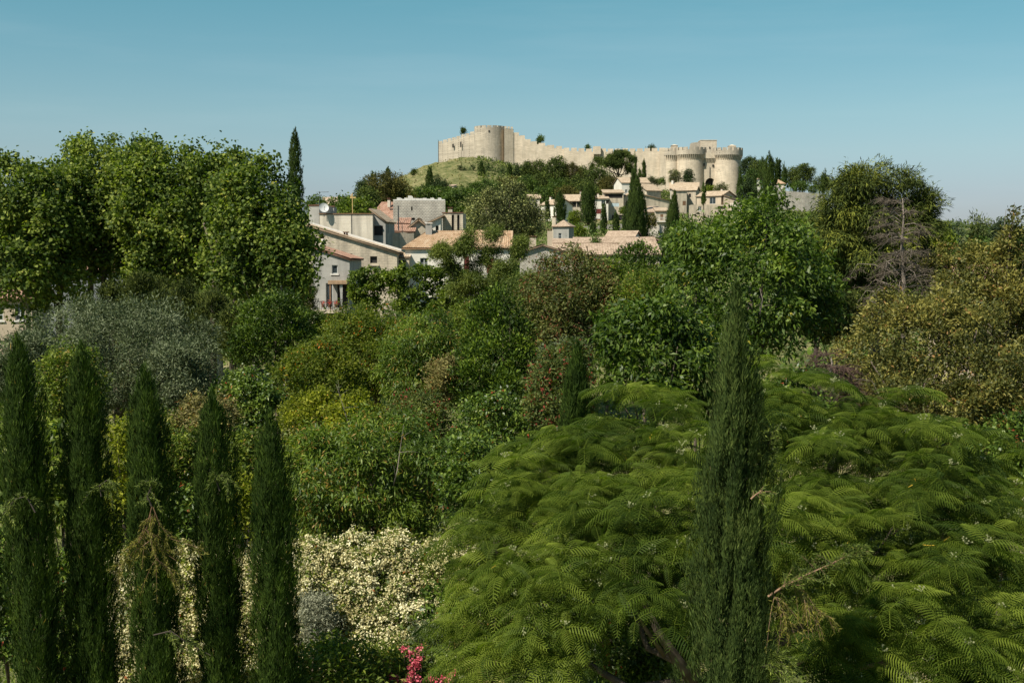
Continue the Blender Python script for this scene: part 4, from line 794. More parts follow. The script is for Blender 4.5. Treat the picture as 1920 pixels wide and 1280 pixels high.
def cypress(name, label, kd, px, top, bot, hw, Y, group=None, hc=None, L=None, W=None, cover=1.6, taper=.85, dens=1, lean=0, tip=1.0, parts=None, rough=1.0, flute=1.0):
    """column of upright flame shaped tufts"""
    kk = K[kd]; seedc[0] += 1; g = np.random.default_rng(seedc[0]); s = sc(Y)
    tp = at(px+lean, top, Y); bt = at(px, bot, Y); H = tp.z-bt.z; R = hw*s; hc = (hc or .16)*H
    L = L or max(kk['L']*.6, 5.2*s); W = W or L*.17
    if Y > 80: rough *= .6; flute *= .7
    area = 2*math.pi*R*H*.8; m_ = 11; n = int(cover*(1.5 if Y > 80 else 1)*area/(L*W*.5)); n = min(n, 230000); ns = n//m_
    h = H*g.random(ns*2); prof = lambda q: R*(1-np.exp(-q/hc))*(1-(1-taper)*np.clip((q/H-.6)/.4,0,1)**2)
    keep = g.random(len(h)) < np.maximum(prof(h)/R, .12); h = h[keep][:ns]; ns = len(h); ph = g.uniform(0, 2*math.pi, ns)
    bk = (np.sin(ph) > .35) & (g.random(ns) < .5); ph[bk] = -ph[bk]
    a1, a2, a3, a4 = g.uniform(0,6.28,4); hh = h/R
    nz = .11*np.sin(3*ph+a1+hh*.55)+.09*np.sin(5*ph+a2-hh*.8)+.08*np.sin(9*ph+a3+hh*1.5)+.05*np.sin(2*ph+hh*2.3+a4)+.05*np.sin(15*ph+hh*.9)
    r = prof(h)*(1+flute*nz-rough*np.abs(g.normal(0,.09,ns)))
    hf = np.sin(4*ph+hh*1.1+a2)*np.sin(hh*1.9+a3+2*ph)+.6*np.sin(9*ph-hh*2.3+a4)*np.sin(hh*3.7+a1)
    dp = hf < -.55; r = np.where(dp, r*.80, r); core = g.random(ns) < .16; r = np.where(core, r*g.uniform(.5,.72,ns), r); cw = np.where(core, 3.2, 1.0)
    P = np.stack([np.cos(ph)*r, np.sin(ph)*r, H-h], 1); P[:,0] += lean*s*(1-h/H)
    N = np.stack([np.cos(ph), np.sin(ph), np.zeros(ns)], 1)
    P2 = np.repeat(P,m_,0); N2 = np.repeat(N,m_,0); q = len(P2); off = g.uniform(0,1,q)
    side = np.cross(N2, [0,0,1.0]); tw = L*.55
    P2 = P2+side*(g.normal(0,tw*.45,q)*(1.1-off))[:,None]+N2*g.normal(0,tw*.25,q)[:,None]+np.array([0,0,1.0])*(off*L*1.8-L*.9)[:,None]
    D = unit(np.array([0,0,1.0])+N2*g.normal(.28,.22,q)[:,None]+side*g.normal(0,.28,q)[:,None])
    ref = unit(N2+g.normal(0,.45,(q,3))); Sv = unit(np.cross(D, ref))
    V, F = quads(P2, D, Sv, L*g.uniform(.6,1.3,q), W*np.repeat(cw,m_)*g.uniform(.7,1.4,q))
    v = np.clip(np.repeat(.4+.15*g.normal(0,1,ns),m_)+.14*g.normal(0,1,q), .02,.93); v[g.random(q) < .0015] = 2.0
    gr = gz(tp.x, bt.y); loc = (bt.x, bt.y, min(gr, bt.z)) if bt.z-gr > -1 else (bt.x, bt.y, bt.z)
    V[:,2] += bt.z-loc[2]
    root = empty(name, loc, label, 'cypress', group)
    mk('crown', V, F, kk['mat'], root, v)
    mb = MB(); mb.tube([(0,0,0),(0,0,(bt.z-loc[2])+H*.3),(lean*s*.5,0,(bt.z-loc[2])+H*.85)], [R*.22+.03, R*.16+.02, .02], 7); mb.build('trunk', kk['bark'], root, True)
    return root, tp, H, R

# ---- trees of the hill ------------------------------------------------------------
GP = 'pines and firs on the hill below the fortress'; GC = 'cypresses of the hillside village'
T('pine_tree', 'large spreading olive brown pine left of the bare grass slope', 'pine', 'brown_pine', 722, 322, 408, 50, 300, k=30)
T('fir_tree', 'dark narrow fir at the left edge of the olive brown pine', 'fir', 'dark_fir', 679, 331, 412, 15, 290, shape='cone')
T('pine_tree', 'green rounded pine low between the dark fir and the olive brown pine', 'pine', 'pine', 690, 352, 415, 20, 285)
cypress('cypress_tree', 'short cypress tip rising over the left shoulder of the olive brown pine', 'village_cypress', 700.5, 323, 352, 4.5, 320)
cypress('cypress_tree', 'tiny cypress tip right above the top of the olive brown pine', 'village_cypress', 728.5, 315, 340, 3, 330)
T('bush', 'small round bush alone on the skyline of the grass slope', 'bush', 'pine', 777, 318, 329, 5, 515, tr=False)
T('broadleaf_tree', 'low green trees mass at the left edge of the hill, right of the pine', 'tree', 'broadleaf', 788, 349, 400, 32, 330)
T('broadleaf_tree', 'green tree just above the left side of the ruined tower', 'tree', 'broadleaf', 750, 352, 402, 28, 320)
cypress('cypress_tree', 'pointed broad cypress standing on the grass slope', 'village_cypress', 806, 314, 364, 9, 430, hc=.5)
T('fir_tree', 'small dark fir just right of the pointed cypress on the grass slope', 'fir', 'dark_fir', 820, 326, 362, 8, 425, shape='cone', k=12)
T('fir_tree', 'low dark fir beside the tiny pink hut', 'fir', 'dark_fir', 833, 337, 365, 9, 420, k=12)
for (px, tp, hw, lb) in ((866,309,13,'tall dark fir standing before the grass slope, left of the corner tower'), (886,307,9,'slim ragged fir at the left foot of the corner tower'), (916,311,7,'slim fir right of the cypress at the corner tower foot'), (929,318,8,'short fir below the middle of the corner tower'), (944,314,8,'fir in front of the right edge of the corner tower'), (856,330,14,'wide low fir left of the tall dark fir'), (970,305,9,'dark fir right of the corner tower below the stepped wall')):
    T('fir_tree', lb, 'fir', 'dark_fir', px, tp, 362, hw, 500+px%7, GP, shape='cone', k=16)
cypress('cypress_tree', 'broad dark cypress at the foot of the round corner tower', 'village_cypress', 903, 305, 356, 9.5, 490, hc=.5)
cypress('cypress_tree', 'small cypress right of the corner tower flank', 'village_cypress', 955, 309, 345, 6, 500, hc=.4)
for (px, tp, bt, hw, Y, kd, lb) in (
    (990,302,348,13,500,'pine','pine with two rounded heads below the highest steps of the wall'),
    (1011,301,350,14,500,'pine','rounded pine left of the bright green domed pine'),
    (1043,295,352,25,480,'pine','bright domed pine, largest before the middle of the long wall'),
    (1073,304,354,16,480,'brown_pine','olive pine immediately right of the domed pine'),
    (1091,311,360,11,490,'pine','narrow pine with small tip near the little bartizan'),
    (1012,326,372,18,440,'pine','dense dark pine below the domed pine, left side'),
    (985,330,368,24,430,'broadleaf','green tree between the firs and the village edge'),
    (958,334,372,26,430,'brown_pine','wide olive tree above the silver grey tree'),
    (925,345,385,30,420,'pine','dark pine behind the left half of the silver grey tree'),
    (1045,334,384,22,400,'broadleaf','broad tree behind the loggia house at its left'),
    (1078,330,378,22,400,'pine','dark rounded pine above the house with the row of openings'),
    (1062,350,392,22,380,'brown_pine','brownish tree crown just above the loggia house roof'),
    (1020,350,396,20,380,'broadleaf','leafy tree above the small hipped roof'),
    (1122,311,372,25,430,'pine','large dark pine left of the umbrella pine'),
    (1101,342,388,22,390,'pine','dark pine right behind the oval village cypress'),
    (1146,330,368,22,420,'brown_pine','olive pine below the crown of the umbrella pine'),
    (1110,306,322,4,470,'pine','tiny round topped tree against the long wall')):
    T('pine_tree', lb, 'pine', kd, px, tp, bt, hw, Y, GP)
T('broadleaf_tree', 'dark green broadleaf tree directly above the ruined stone tower', 'tree', 'broadleaf', 862, 352, 420, 38, 310)
T('broadleaf_tree', 'pale green tree on the hill left of the silver grey tree top', 'tree', 'broadleaf', 905, 340, 392, 34, 380)
T('broadleaf_tree', 'green tree left of the dark tree above the ruined tower', 'tree', 'broadleaf', 822, 350, 396, 30, 335)
# umbrella pine
sdp = 470; sP = sc(sdp); lb_ = [(np.array(at(x, y, sdp))+np.array([0,yo,0]), np.array([a, a*.9, b])*sP) for x, y, a, b, yo in ((1134,302,19,9,0),(1152,297,22,10,0),(1172,301,18,10,0),(1145,308,24,7,-2),(1176,312,12,7,-1),(1160,306,22,9,2),(1124,306,10,5,0),(1183,322,9,6,1),(1166,292,12,6,0))]
T('umbrella_pine', 'umbrella pine with flat dark crown on a bare trunk before the long wall', 'pine', 'pine', 1153, 288, 330, 38, sdp, lob=[(np.array(at(1160,310,sdp)), np.array([9,9,3])*sP)]+lb_, base=(at(1163,342,sdp).x, sdp), limbs=8, r0=.5, cover=2.6, L=.6)
cypress('cypress_tree', 'very thin tall cypress tip behind the great double cypress', 'village_cypress', 1190.5, 285, 370, 3.4, 300, GC, hc=.35)
cypress('cypress_tree', 'great double cypress, broadest in the village, reaching down to the low roofs', 'village_cypress', 1194, 334, 448, 23, 255, GC, hc=.42, taper=.8, lean=0)
cypress('cypress_tree', 'tall left companion stem of the great double cypress', 'village_cypress', 1186, 322, 440, 12, 262, GC, hc=.5)
cypress('cypress_tree', 'small pointed cypress against the long wall right of the umbrella pine', 'village_cypress', 1207, 303, 340, 4, 480, GC, hc=.45)
cypress('cypress_tree', 'tiniest cypress against the long wall beside the umbrella pine', 'village_cypress', 1199.5, 319, 338, 1.9, 480, GC, hc=.4)
T('bush', 'grey green bushes row along the foot of the long wall', 'bush', 'silver', 1222, 334, 347, 16, 470, tr=False, L=.5)
T('bush', 'bright green bush at the foot of the flanking tower', 'bush', 'broadleaf', 1240, 335, 345, 10, 470, tr=False)
T('broadleaf_tree', 'grey green tree standing before the left gate tower', 'tree', 'silver', 1266, 320, 345, 12, 450)
T('fir_tree', 'dark ragged fir before the left gate tower', 'fir', 'dark_fir', 1291, 316, 346, 10, 450, shape='cone', k=12)
T('bush', 'pale shrub to the right of the fortress gate arch', 'bush', 'silver', 1352, 345, 368, 15, 440, L=.5, tr=False)
T('bush', 'low green bush directly under the fortress gate arch', 'bush', 'bright_leaf', 1327, 349, 358, 12, 440, tr=False, L=.5, W=.3)
cypress('cypress_tree', 'slender dark cypress before the beige gabled house', 'village_cypress', 1319.5, 346, 384, 3.6, 335, GC, hc=.4)
# right of the fortress
for (kd, px, tp, bt, hw, Y, lb) in (
    ('dark_fir',1404,292,335,16,560,'dark pine top directly behind the right gate tower'),
    ('pine',1424,300,345,14,550,'pine second to the right of the gate tower'),
    ('broadleaf',1401,326,368,12,480,'dark leafy tree touching the lower right of the gate tower'),
    ('broadleaf',1410,318,352,11,470,'bright green tree at the foot of the right gate tower'),
    ('pine',1487,316,352,14,520,'dark lumpy pine left of the round headed pine'),
    ('pine',1507,307,356,19,515,'round headed pine standing highest right of the fortress'),
    ('broadleaf',1500,342,360,18,490,'low green bush on the long rampart'),
    ('dark_fir',1402,334,392,13,365,'dark shaggy tree below the right gate tower'),
    ('broadleaf',1405,372,405,20,350,'green bush at the right end of the village'),
    ('pine',1545,330,362,18,560,'pale distant pine behind the small twin cypresses'),
    ('broadleaf',1525,348,362,9,530,'small grey green tree at the end of the rampart'),
    ('broadleaf',1440,388,412,26,300,'broadleaf crown at the foot of the tall village cypress')):
    T('pine_tree' if kd != 'broadleaf' else 'broadleaf_tree', lb, 'tree', kd, px, tp, bt, hw, Y, 'trees right of the fortress')
for (px, tp, bt, hw, Y, hc, lb) in (
    (1387,326,385,6.5,370,.35,'cypress hugging the lower right edge of the gate tower'), (1413.5,322,392,6.5,370,.5,'thin dark cypress between the shaggy tree and the slim chapel'),
    (1440,289,408,17,320,.24,'massive tall cypress right of the fortress, biggest on the skyline'), (1429,298,330,3.4,540,.4,'cypress tip peeping left of the massive skyline cypress'),
    (1424,303,335,2.6,545,.4,'smallest cypress tip left of the massive skyline cypress'), (1456,298,345,3.2,520,.4,'first thin cypress right of the massive skyline cypress'),
    (1461,305,345,3.0,522,.4,'second thin cypress right of the massive skyline cypress'), (1470,309,348,5.5,515,.4,'wider third cypress right of the massive skyline cypress'),
    (1547,319,350,1.8,560,.4,'hair thin cypress tip above the pale distant pine'), (1542.5,326,360,3.2,558,.4,'dark cypress inside the pale distant pine'),
    (1050,362,412,11,295,.22,'rounded cypress left of the yellow green village tree'), (1026,376,412,5,300,.3,'small cypress before the white gabled house'),
    (1103,346,417,14.5,290,.14,'oval shaped thick cypress beside the house with the row of openings'), (1132,381,435,5.5,275,.35,'slender cypress in front of the red shutters'),
    (1112,417,446,6.5,270,.3,'short clipped cypress before the terrace wall, left one'), (1155,399,436,6.5,275,.4,'clipped cone cypress below the loggia house'),
    (1172,385,440,5,272,.4,'narrow cypress touching the great double cypress at left'),
    (865.5,241,250,2.6,608,.4,'small cypress standing inside the fortress behind the left wall')):
    cypress('cypress_tree', lb, 'village_cypress', px, tp, bt, hw, Y, GC, hc=hc)
cypress('cypress_tree', 'dark leaning cypress between the low roofs and the walnut tree', 'village_cypress', 1255, 362, 494, 17, 195, GC, hc=.35, lean=9, taper=.9)
T('shrub', 'dark round bush beside the small cypress inside the fortress', 'bush', 'pine', 870, 241, 252, 5, 610, tr=False, L=.5)
T('shrub', 'bush showing above the stepped wall inside the fortress', 'bush', 'broadleaf', 1013, 254, 270, 8, 600, tr=False)
T('shrub', 'small sprig bush above the wall left of the bartizan', 'bush', 'broadleaf', 1102, 272, 282, 5, 600, tr=False)
T('shrub', 'dark flat bush over the long wall left of the flanking tower', 'bush', 'pine', 1222, 274, 286, 8, 600, tr=False)
T('bright_tree', 'yellow green round tree between the two thick village cypresses', 'tree', 'bright_leaf', 1078, 394, 424, 13, 290)
T('bright_tree', 'yellow green hedge like bush below the yellow green round tree', 'bush', 'bright_leaf', 1085, 424, 446, 17, 255, tr=False)
T('shrub', 'olive brown shrub right of the great double cypress', 'bush', 'brown_pine', 1222, 402, 430, 9, 262, tr=False, L=.3)
T('shrub', 'climbing shrub on the loggia house wall', 'bush', 'bright_leaf', 1168, 388, 402, 7, 300, tr=False)
T('shrub', 'potted palms like dark shrub on the low pink roofs', 'bush', 'broadleaf', 1116, 446, 462, 8, 186, tr=False, L=.3, W=.1)
T('grey_tree', 'great round silver grey tree with dark gaps in front of the hill', 'tree', 'silver', 948, 348, 478, 80, 185, r0=.5, k=60)
T('round_tree', 'dense dark green round tree below the leaning cypress', 'tree', 'laurel', 1193, 458, 522, 39, 120, L=.3, W=.13, k=22)
T('fig_tree', 'leafy fig like tree behind the long rendered building', 'tree', 'vine', 672, 369, 420, 40, 150, L=.32, W=.26, k=20)
T('shrub', 'pale green tree showing behind the television antenna', 'tree', 'broadleaf', 592, 368, 402, 22, 180, L=.35, W=.2)
T('shrub', 'rounded tree in the gap between the tall cypress and the tan distant roof', 'tree', 'broadleaf', 640, 372, 404, 24, 230)
# ---- far right -----------------------------------------------------------------------
T('fir_tree', 'dark blue green fir at right beyond the drooping conifer', 'fir', 'blue_fir', 1790, 420, 540, 34, 120)
T('cedar_tree', 'cedar with flat layered branches on the right skyline', 'cedar', 'cedar', 1832, 404, 520, 34, 115, shape='cone')
T('fir_tree', 'grey green fir between the cedar and the right edge', 'fir', 'blue_fir', 1878, 412, 540, 26, 118, shape='cone')
T('broadleaf_tree', 'light green tree left of the dark blue fir', 'tree', 'bright_leaf', 1768, 420, 520, 30, 100)
T('broadleaf_tree', 'broad green tree low behind the yellow leaved tree', 'tree', 'broadleaf', 1830, 460, 620, 80, 90, L=.3, W=.2)
T('broadleaf_tree', 'green tree at the right border behind the yellow branches', 'tree', 'broadleaf', 1925, 430, 560, 40, 100, L=.3, W=.2)
# ---- plane trees ------------------------------------------------------------------------
GPl = 'plane trees at the left'
def plane(px, tp, bt, hw, Y, lb, stems):
    root, lobes = T('plane_tree', lb, 'plane tree', 'plane', px, tp, bt, hw, Y, GPl, limbs=8, r0=.16, dep=.8)
    return root
plane(35, 285, 610, 110, 66, 'leftmost plane tree, reaching lowest beside the photo edge', 2)
plane(190, 230, 530, 100, 72, 'tallest plane tree with the highest rounded top', 2)
plane(322, 248, 575, 105, 68, 'plane tree with a small peak, third from the left', 2)
plane(474, 290, 600, 96, 64, 'right hand plane tree overlapping the tall lone cypress', 2)
plane(405, 276, 560, 95, 70, 'plane tree filling the dip between the peaked and the right hand ones', 2)
plane(110, 290, 560, 85, 69, 'plane tree wedged between the leftmost and the tallest ones', 2)
plane(256, 266, 560, 90, 70, 'plane tree between the tallest and the small peaked one', 2)
plane(536, 378, 600, 40, 63, 'lowest plane crown beside the farmhouse roof, leaning right', 2)
for (x, Y, lb) in ((105,68,'pale leaning stem left of the grey wall'), (163,70,'dark stem in front of the left of the grey wall'), (187,70,'thicker stem before the middle of the grey wall'), (285,70,'stem before the right end of the grey wall'), (395,66,'slender stem above the yew shrubs'), (432,66,'slender stem right above the tallest yew shrub')):
    p = at(x, 600, Y); q = at(x+12, 450, Y); r = empty('tree_stem', p, lb+' under the plane trees', 'tree stem', 'bare stems under the plane trees'); mb = MB()
    z0 = gz(p.x, p.y)-p.z; a = q-p; mb.tube([(0,0,z0),tuple(a*.3+Vector((.1,0,0))),tuple(a*.7),tuple(a)], [.2,.17,.14,.1], 8); mb.build('trunk', M_BARK, r, True)
    mb = MB(); mb.tube([tuple(a*.6),tuple(a+Vector((.6,0,.6)))], [.1,.05], 6); mb.tube([tuple(a*.75),tuple(a+Vector((-.7,0,.9)))], [.1,.05], 6); mb.build('branch', M_BARK, r, True)
cypress('cypress_tree', 'tall lone slender cypress rising above the plane trees into the sky', 'village_cypress', 557, 243, 600, 13.5, 100, None, hc=.10, L=.22, W=.045, taper=1.0)
# ---- shrubs and small trees behind the garden ---------------------------------------------
GY_ = 'dark yew shrubs under the plane trees'
for (x, tp, bt, hw, Y, lb) in ((160,548,640,17,52,'small yellowish yew left of the olive tree top'), (207,512,640,22,54,'slim yew before the grey wall'), (258,512,645,34,53,'broad double yew left of the tallest yew'), (335,520,660,38,52,'tallest yew with spiky top'), (300,518,640,22,54,'narrow yew squeezed between the broad and the tallest ones'), (395,540,680,36,50,'yew right of the tallest, half in shade'), (438,560,700,30,48,'low brownish yew beside the glossy laurel')):
    T('yew_shrub', lb, 'yew', 'yew', x, tp, bt, hw, Y, GY_, ls=.34)
T('ivy_column', 'dark clipped column of foliage left of the porch house', 'shrub', 'yew', 566, 505, 620, 24, 92, L=.2)
T('laurel_bush', 'glossy bright green laurel below the porch house', 'laurel', 'laurel', 512, 548, 710, 82, 47)
T('laurel_bush', 'small dark shrub at the foot of the porch steps', 'shrub', 'laurel', 585, 580, 640, 26, 80, L=.14)
T('olive_tree', 'large silvery olive tree behind the row of garden cypresses', 'olive tree', 'olive', 205, 578, 800, 178, 40, k=34)
T('olive_tree', 'second olive crown, greyer, drooping at the right of the large olive tree', 'olive tree', 'olive', 330, 640, 810, 62, 38)
T('olive_tree', 'pale olive crown at the far left edge', 'olive tree', 'olive', 40, 620, 790, 62, 38)
T('fruit_tree', 'yellow green bush hanging over the porch steps', 'tree', 'pomegranate', 690, 572, 760, 105, 46)
T('fruit_tree', 'yellow green pomegranate with specks of orange flowers', 'tree', 'pomegranate', 590, 640, 800, 88, 42)
T('fruit_tree', 'leafy green tree right of the yellow green bush', 'tree', 'cherry', 790, 590, 790, 85, 44, L=.15)
T('golden_shrub', 'golden yellow shrub below the pomegranate', 'shrub', 'lime_shrub', 590, 735, 850, 66, 37)
T('golden_shrub', 'second golden tinged shrub with bare twigs right of the golden yellow one', 'shrub', 'lime_shrub', 660, 740, 850, 52, 36)
T('camellia_bush', 'dark glossy camellia bush right of the olive tree', 'shrub', 'camellia', 455, 695, 830, 78, 38)
T('evergreen_tree', 'dark green pyramidal evergreen standing in the centre', 'tree', 'evergreen', 935, 548, 800, 80, 40, shape='cone', k=34, L=.17)
T('purple_tree', 'broad purple and green leaved tree in the centre behind the evergreen', 'tree', 'purple', 1065, 468, 700, 96, 62, k=40, L=.2)
T('feathery_tree', 'soft green tree at the upper left of the purple leaved tree', 'tree', 'feathery', 1010, 500, 620, 60, 66, cover=1.4)
T('green_tree', 'mid green crown right of the purple leaved tree top', 'tree', 'mixed_shrub', 1140, 480, 600, 50, 64, L=.18, W=.07)
T('green_tree', 'soft rounded tree between the purple tree and the walnut', 'tree', 'mixed_shrub', 1215, 505, 640, 56, 58, L=.16, W=.06)
T('green_tree', 'leafy green crown hiding the foot of the orange roofed house', 'tree', 'vine', 862, 503, 600, 42, 90)
T('green_tree', 'deep green crown below the right end of the orange roof', 'tree', 'broadleaf', 945, 510, 600, 46, 88, L=.2, W=.1)
# feathery mimosa before the orange roof, open crown with visible limbs
Ym = 84; sm = sc(Ym); lo = [(np.array(at(x, y, Ym))+np.array([0,yo,0]), np.array([a, a*.8, b])*sm) for x, y, a, b, yo in ((838,455,13,10,0),(828,480,18,12,0),(850,500,16,14,.3),(880,468,22,13,0),(905,440,30,9,0),(945,437,18,8,.5),(922,475,16,9,0),(895,495,15,10,.4),(870,520,20,16,0),(950,500,22,12,0),(975,470,20,14,.6),(930,515,20,12,0),(905,540,26,18,0),(860,545,18,14,.5),(985,445,12,9,0))]
T('mimosa_tree', 'open feathery tree with crooked dark limbs before the orange roof', 'tree', 'feathery', 900, 430, 570, 85, Ym, lob=[(np.array(at(895,530,Ym)), np.array([10,8,8])*sm)]+lo, limbs=9, r0=.10, cover=1.6, L=.24, W=.04)
lo = [(np.array(at(x, y, 92))+np.array([0,0,0]), np.array([a, a*1.0, b])*sc(92)) for x, y, a, b in ((672,520,18,14),(695,518,18,14),(715,520,16,14),(670,545,16,18),(692,548,18,18),(712,545,14,18),(680,572,15,14),(700,572,15,14))]
T('clipped_vine', 'box shaped leafy vine screen before the stone farmhouse, left block', 'hedge', 'vine', 692, 504, 590, 36, 92, lob=lo, cover=2.2, tr=True)
lo = [(np.array(at(x, y, 91)), np.array([a, a*1.0, b])*sc(91)) for x, y, a, b in ((742,516,18,14),(765,514,18,14),(790,512,18,14),(815,515,20,14),(742,545,16,18),(768,548,20,20),(795,548,20,20),(818,545,18,20),(750,575,18,12),(780,578,20,14),(810,575,20,14))]
T('clipped_vine', 'box shaped leafy vine screen before the orange roofed house, wider right block', 'hedge', 'vine', 780, 502, 592, 52, 91, lob=lo, cover=2.2, tr=True)
T('shrub', 'leafy shrub with white blossoms left of the central evergreen', 'shrub', 'mixed_shrub', 880, 560, 680, 44, 60, L=.15)
T('shrub', 'dry brownish shrub left of the central evergreen foot', 'shrub', 'dry_shrub', 832, 672, 760, 34, 40)
T('walnut_tree', 'large bright walnut tree with hanging leaves in front of the village', 'walnut tree', 'walnut', 1415, 388, 690, 160, 38, k=48, r0=.2)
T('walnut_tree', 'left shoulder of walnut foliage touching the leaning cypress', 'walnut tree', 'walnut', 1308, 402, 540, 52, 39, k=18)
T('bush', 'green bush below the low stone houses beside the leaning cypress', 'bush', 'broadleaf', 1285, 418, 500, 34, 190, L=.35, W=.22)
T('walnut_tree', 'lower walnut branches left of the blue green cypress', 'walnut tree', 'walnut', 1225, 550, 800, 108, 33, k=30)
T('walnut_tree', 'low walnut crown in the middle right, below the large walnut', 'walnut tree', 'walnut', 1340, 620, 780, 90, 34, k=24)
T('photinia_bush', 'red tipped photinia behind the small garden cypress', 'shrub', 'photinia', 1055, 650, 840, 72, 32)
T('shrub', 'grey green shrub behind the small garden cypress top', 'shrub', 'olive', 1060, 640, 740, 50, 34, L=.1)
T('shrub', 'dark glossy bush in front of the central evergreen', 'shrub', 'camellia', 935, 730, 900, 92, 33)
T('shrub', 'reddish flecked shrub left below the central evergreen', 'shrub', 'photinia', 780, 740, 850, 70, 36)
T('cherry_tree', 'wide cherry tree with drooping leaves above the white jasmine', 'cherry tree', 'cherry', 690, 780, 1030, 168, 28.5, k=44)
T('shrub', 'glossy shrub between the cherry tree and the silk tree', 'shrub', 'camellia', 905, 800, 1010, 92, 27)
T('drooping_conifer', 'big feathery conifer with drooping golden green sprays at right', 'conifer', 'drooping_conifer', 1640, 284, 620, 128, 52, k=46, ls=.30, r0=.3, dep=.7)
T('drooping_conifer', 'low left skirt of the feathery conifer above the walnut', 'conifer', 'drooping_conifer', 1530, 392, 560, 75, 53, k=24, ls=.34)
T('shrub', 'fine leaved dark conifer under the dead tree', 'shrub', 'yew', 1570, 555, 660, 60, 40, L=.14)
T('yellow_tree', 'large yellow leaved evergreen filling the right side', 'tree', 'yellow_evergreen', 1750, 545, 900, 190, 32, k=60)
T('yellow_tree', 'upper yellow crown reaching the right edge of the sky', 'tree', 'yellow_evergreen', 1885, 440, 700, 105, 34, k=34, cover=1.4)
T('yellow_tree', 'thin yellow topped crown left of the dusty pink roof', 'tree', 'yellow_evergreen', 1790, 450, 640, 70, 40, k=20, cover=.8)
T('yellow_tree', 'lower yellow foliage at the right edge in half shade', 'tree', 'yellow_evergreen', 1890, 640, 900, 90, 30, k=26)
T('yellow_tree', 'sparse leafy shoot poking into the sky at the right edge', 'tree', 'yellow_evergreen', 1896, 368, 490, 16, 34, k=10, cover=.5)
# dead conifer
def dead_tree(px, top, bot, Y, label, nl=64, mats=(M_DEAD, M_TWIG), ss=1.0):
    p = at(px, bot, Y); q = at(px-4, top, Y); r = empty('dead_tree', p, label, 'dead tree'); g = np.random.default_rng(5); a = q-p; mb = MB()
    mb.tube([(0,0,-2)]+[tuple(a*f+Vector((.05*math.sin(f*9),0,0))) for f in (0,.3,.6,.85,1)], [.10,.09,.07,.045,.028,.010], 7); mb.build('trunk', M_DEAD, r, True)
    big, tw = MB(), MB()
    for i in range(nl):
        f = g.uniform(.02,.95); s = a*f; Ln = ss*(1-f*.7)*g.uniform(.6,2.2)*(1.15 if math.cos(0) and f < .5 else 1); t = g.uniform(0,2*math.pi); d = Vector((math.cos(t), math.sin(t)*.7, g.uniform(.0,.5)))
        k1 = Vector(g.normal(0,.07,3))*Ln; pts = [s, s+d*Ln*.4+Vector((0,0,.08))+k1, s+d*Ln*.75-Vector((0,0,.02))+k1*.5, s+d*Ln-Vector((0,0,.42*Ln*(1.2-f)))]
        rb = g.uniform(.4,1.0); big.tube(pts, [.034*(1.2-f)*rb, .022*rb, .012*rb, .004], 5)
        for j in range(13):
            u = g.uniform(.2,1); k_ = pts[1].lerp(pts[3], u); dd = Vector(g.normal(0,1,3)); dd.z = -abs(dd.z)*.4; dd += d*.8; dd.normalize(); l = g.uniform(.25,.7)
            e = k_+dd*l; tw.tube([k_, k_+dd*l*.5+Vector((0,0,.03)), e-Vector((0,0,.08))], [.009,.006,.003], 4, cap=False)
            for q_ in range(3):
                ee = k_+dd*l*g.uniform(.3,1)+Vector((0,0,0)); d3 = Vector(g.normal(0,1,3)).normalized()*g.uniform(.08,.22); tw.tube([ee, ee+d3], [.006,.002], 3, cap=False)
    big.build('branches', mats[0], r, True); tw.build('twigs', mats[1], r)
dead_tree(1695, 372, 600, 40, 'bare dead conifer with grey trunk and brown twigs before the drooping conifer')
dead_tree(1560, 668, 760, 31, 'tangle of dead brown branches left of the large yellow evergreen', 34, (M_TWIG, M_DKTWIG), .62)
def bare_branch(label, pts, Y, r_, mat=M_DEAD, forks=6, seed=3, spread=.5):
    P = [at(x, y, Y) for x, y in pts]; r = empty('bare_branch', P[0], label, 'branch'); g = np.random.default_rng(seed); mb = MB(); o = P[0]
    n = len(P); mb.tube([p-o for p in P], [r_*(1-.85*i/(n-1)) for i in range(n)], 6)
    for i in range(forks):
        k_ = g.integers(0, n-1); s = P[k_].lerp(P[k_+1], float(g.uniform(0,1)))-o; d = Vector(g.normal(0,1,3)); d.z = abs(d.z)*.7; d.y *= .4; d = d.normalized()*spread*g.uniform(.5,1)
        mb.tube([s, s+d*.5+Vector((0,0,.02)), s+d], [r_*.4, r_*.25, r_*.08], 5)
    mb.build('branches', mat, r, True)
bare_branch('bleached bare forked branch right of the purple leaved tree', [(1162,640),(1146,606),(1130,612),(1104,630)], 34, .03, forks=3, spread=.45)
bare_branch('upright pale bare twig rising from the bleached branch', [(1146,606),(1150,590),(1157,572)], 34, .02, forks=2, spread=.25)
bare_branch('long bare twig standing in front of the cherry tree', [(738,910),(745,880),(752,830),(757,795)], 25, .014, forks=4, spread=.4)
bare_branch('thin bare twigs beside the golden shrubs', [(664,830),(652,790),(640,750),(630,720)], 34, .014, forks=7, spread=.5)
bare_branch('bare grey stems in the upper right above the yellow tree', [(1860,640),(1880,560),(1893,470),(1899,405)], 34, .035, mat=M_BARK, forks=4, spread=.4, seed=8)
bare_branch('second grey stem crossing the right edge of the yellow crown', [(1880,590),(1915,520),(1925,430)], 34, .03, mat=M_BARK, forks=4, spread=.4, seed=9)
bare_branch('pale crooked twig inside the large walnut tree', [(1425,590),(1430,560),(1424,540)], 34.5, .02, forks=4, spread=.3, seed=11)

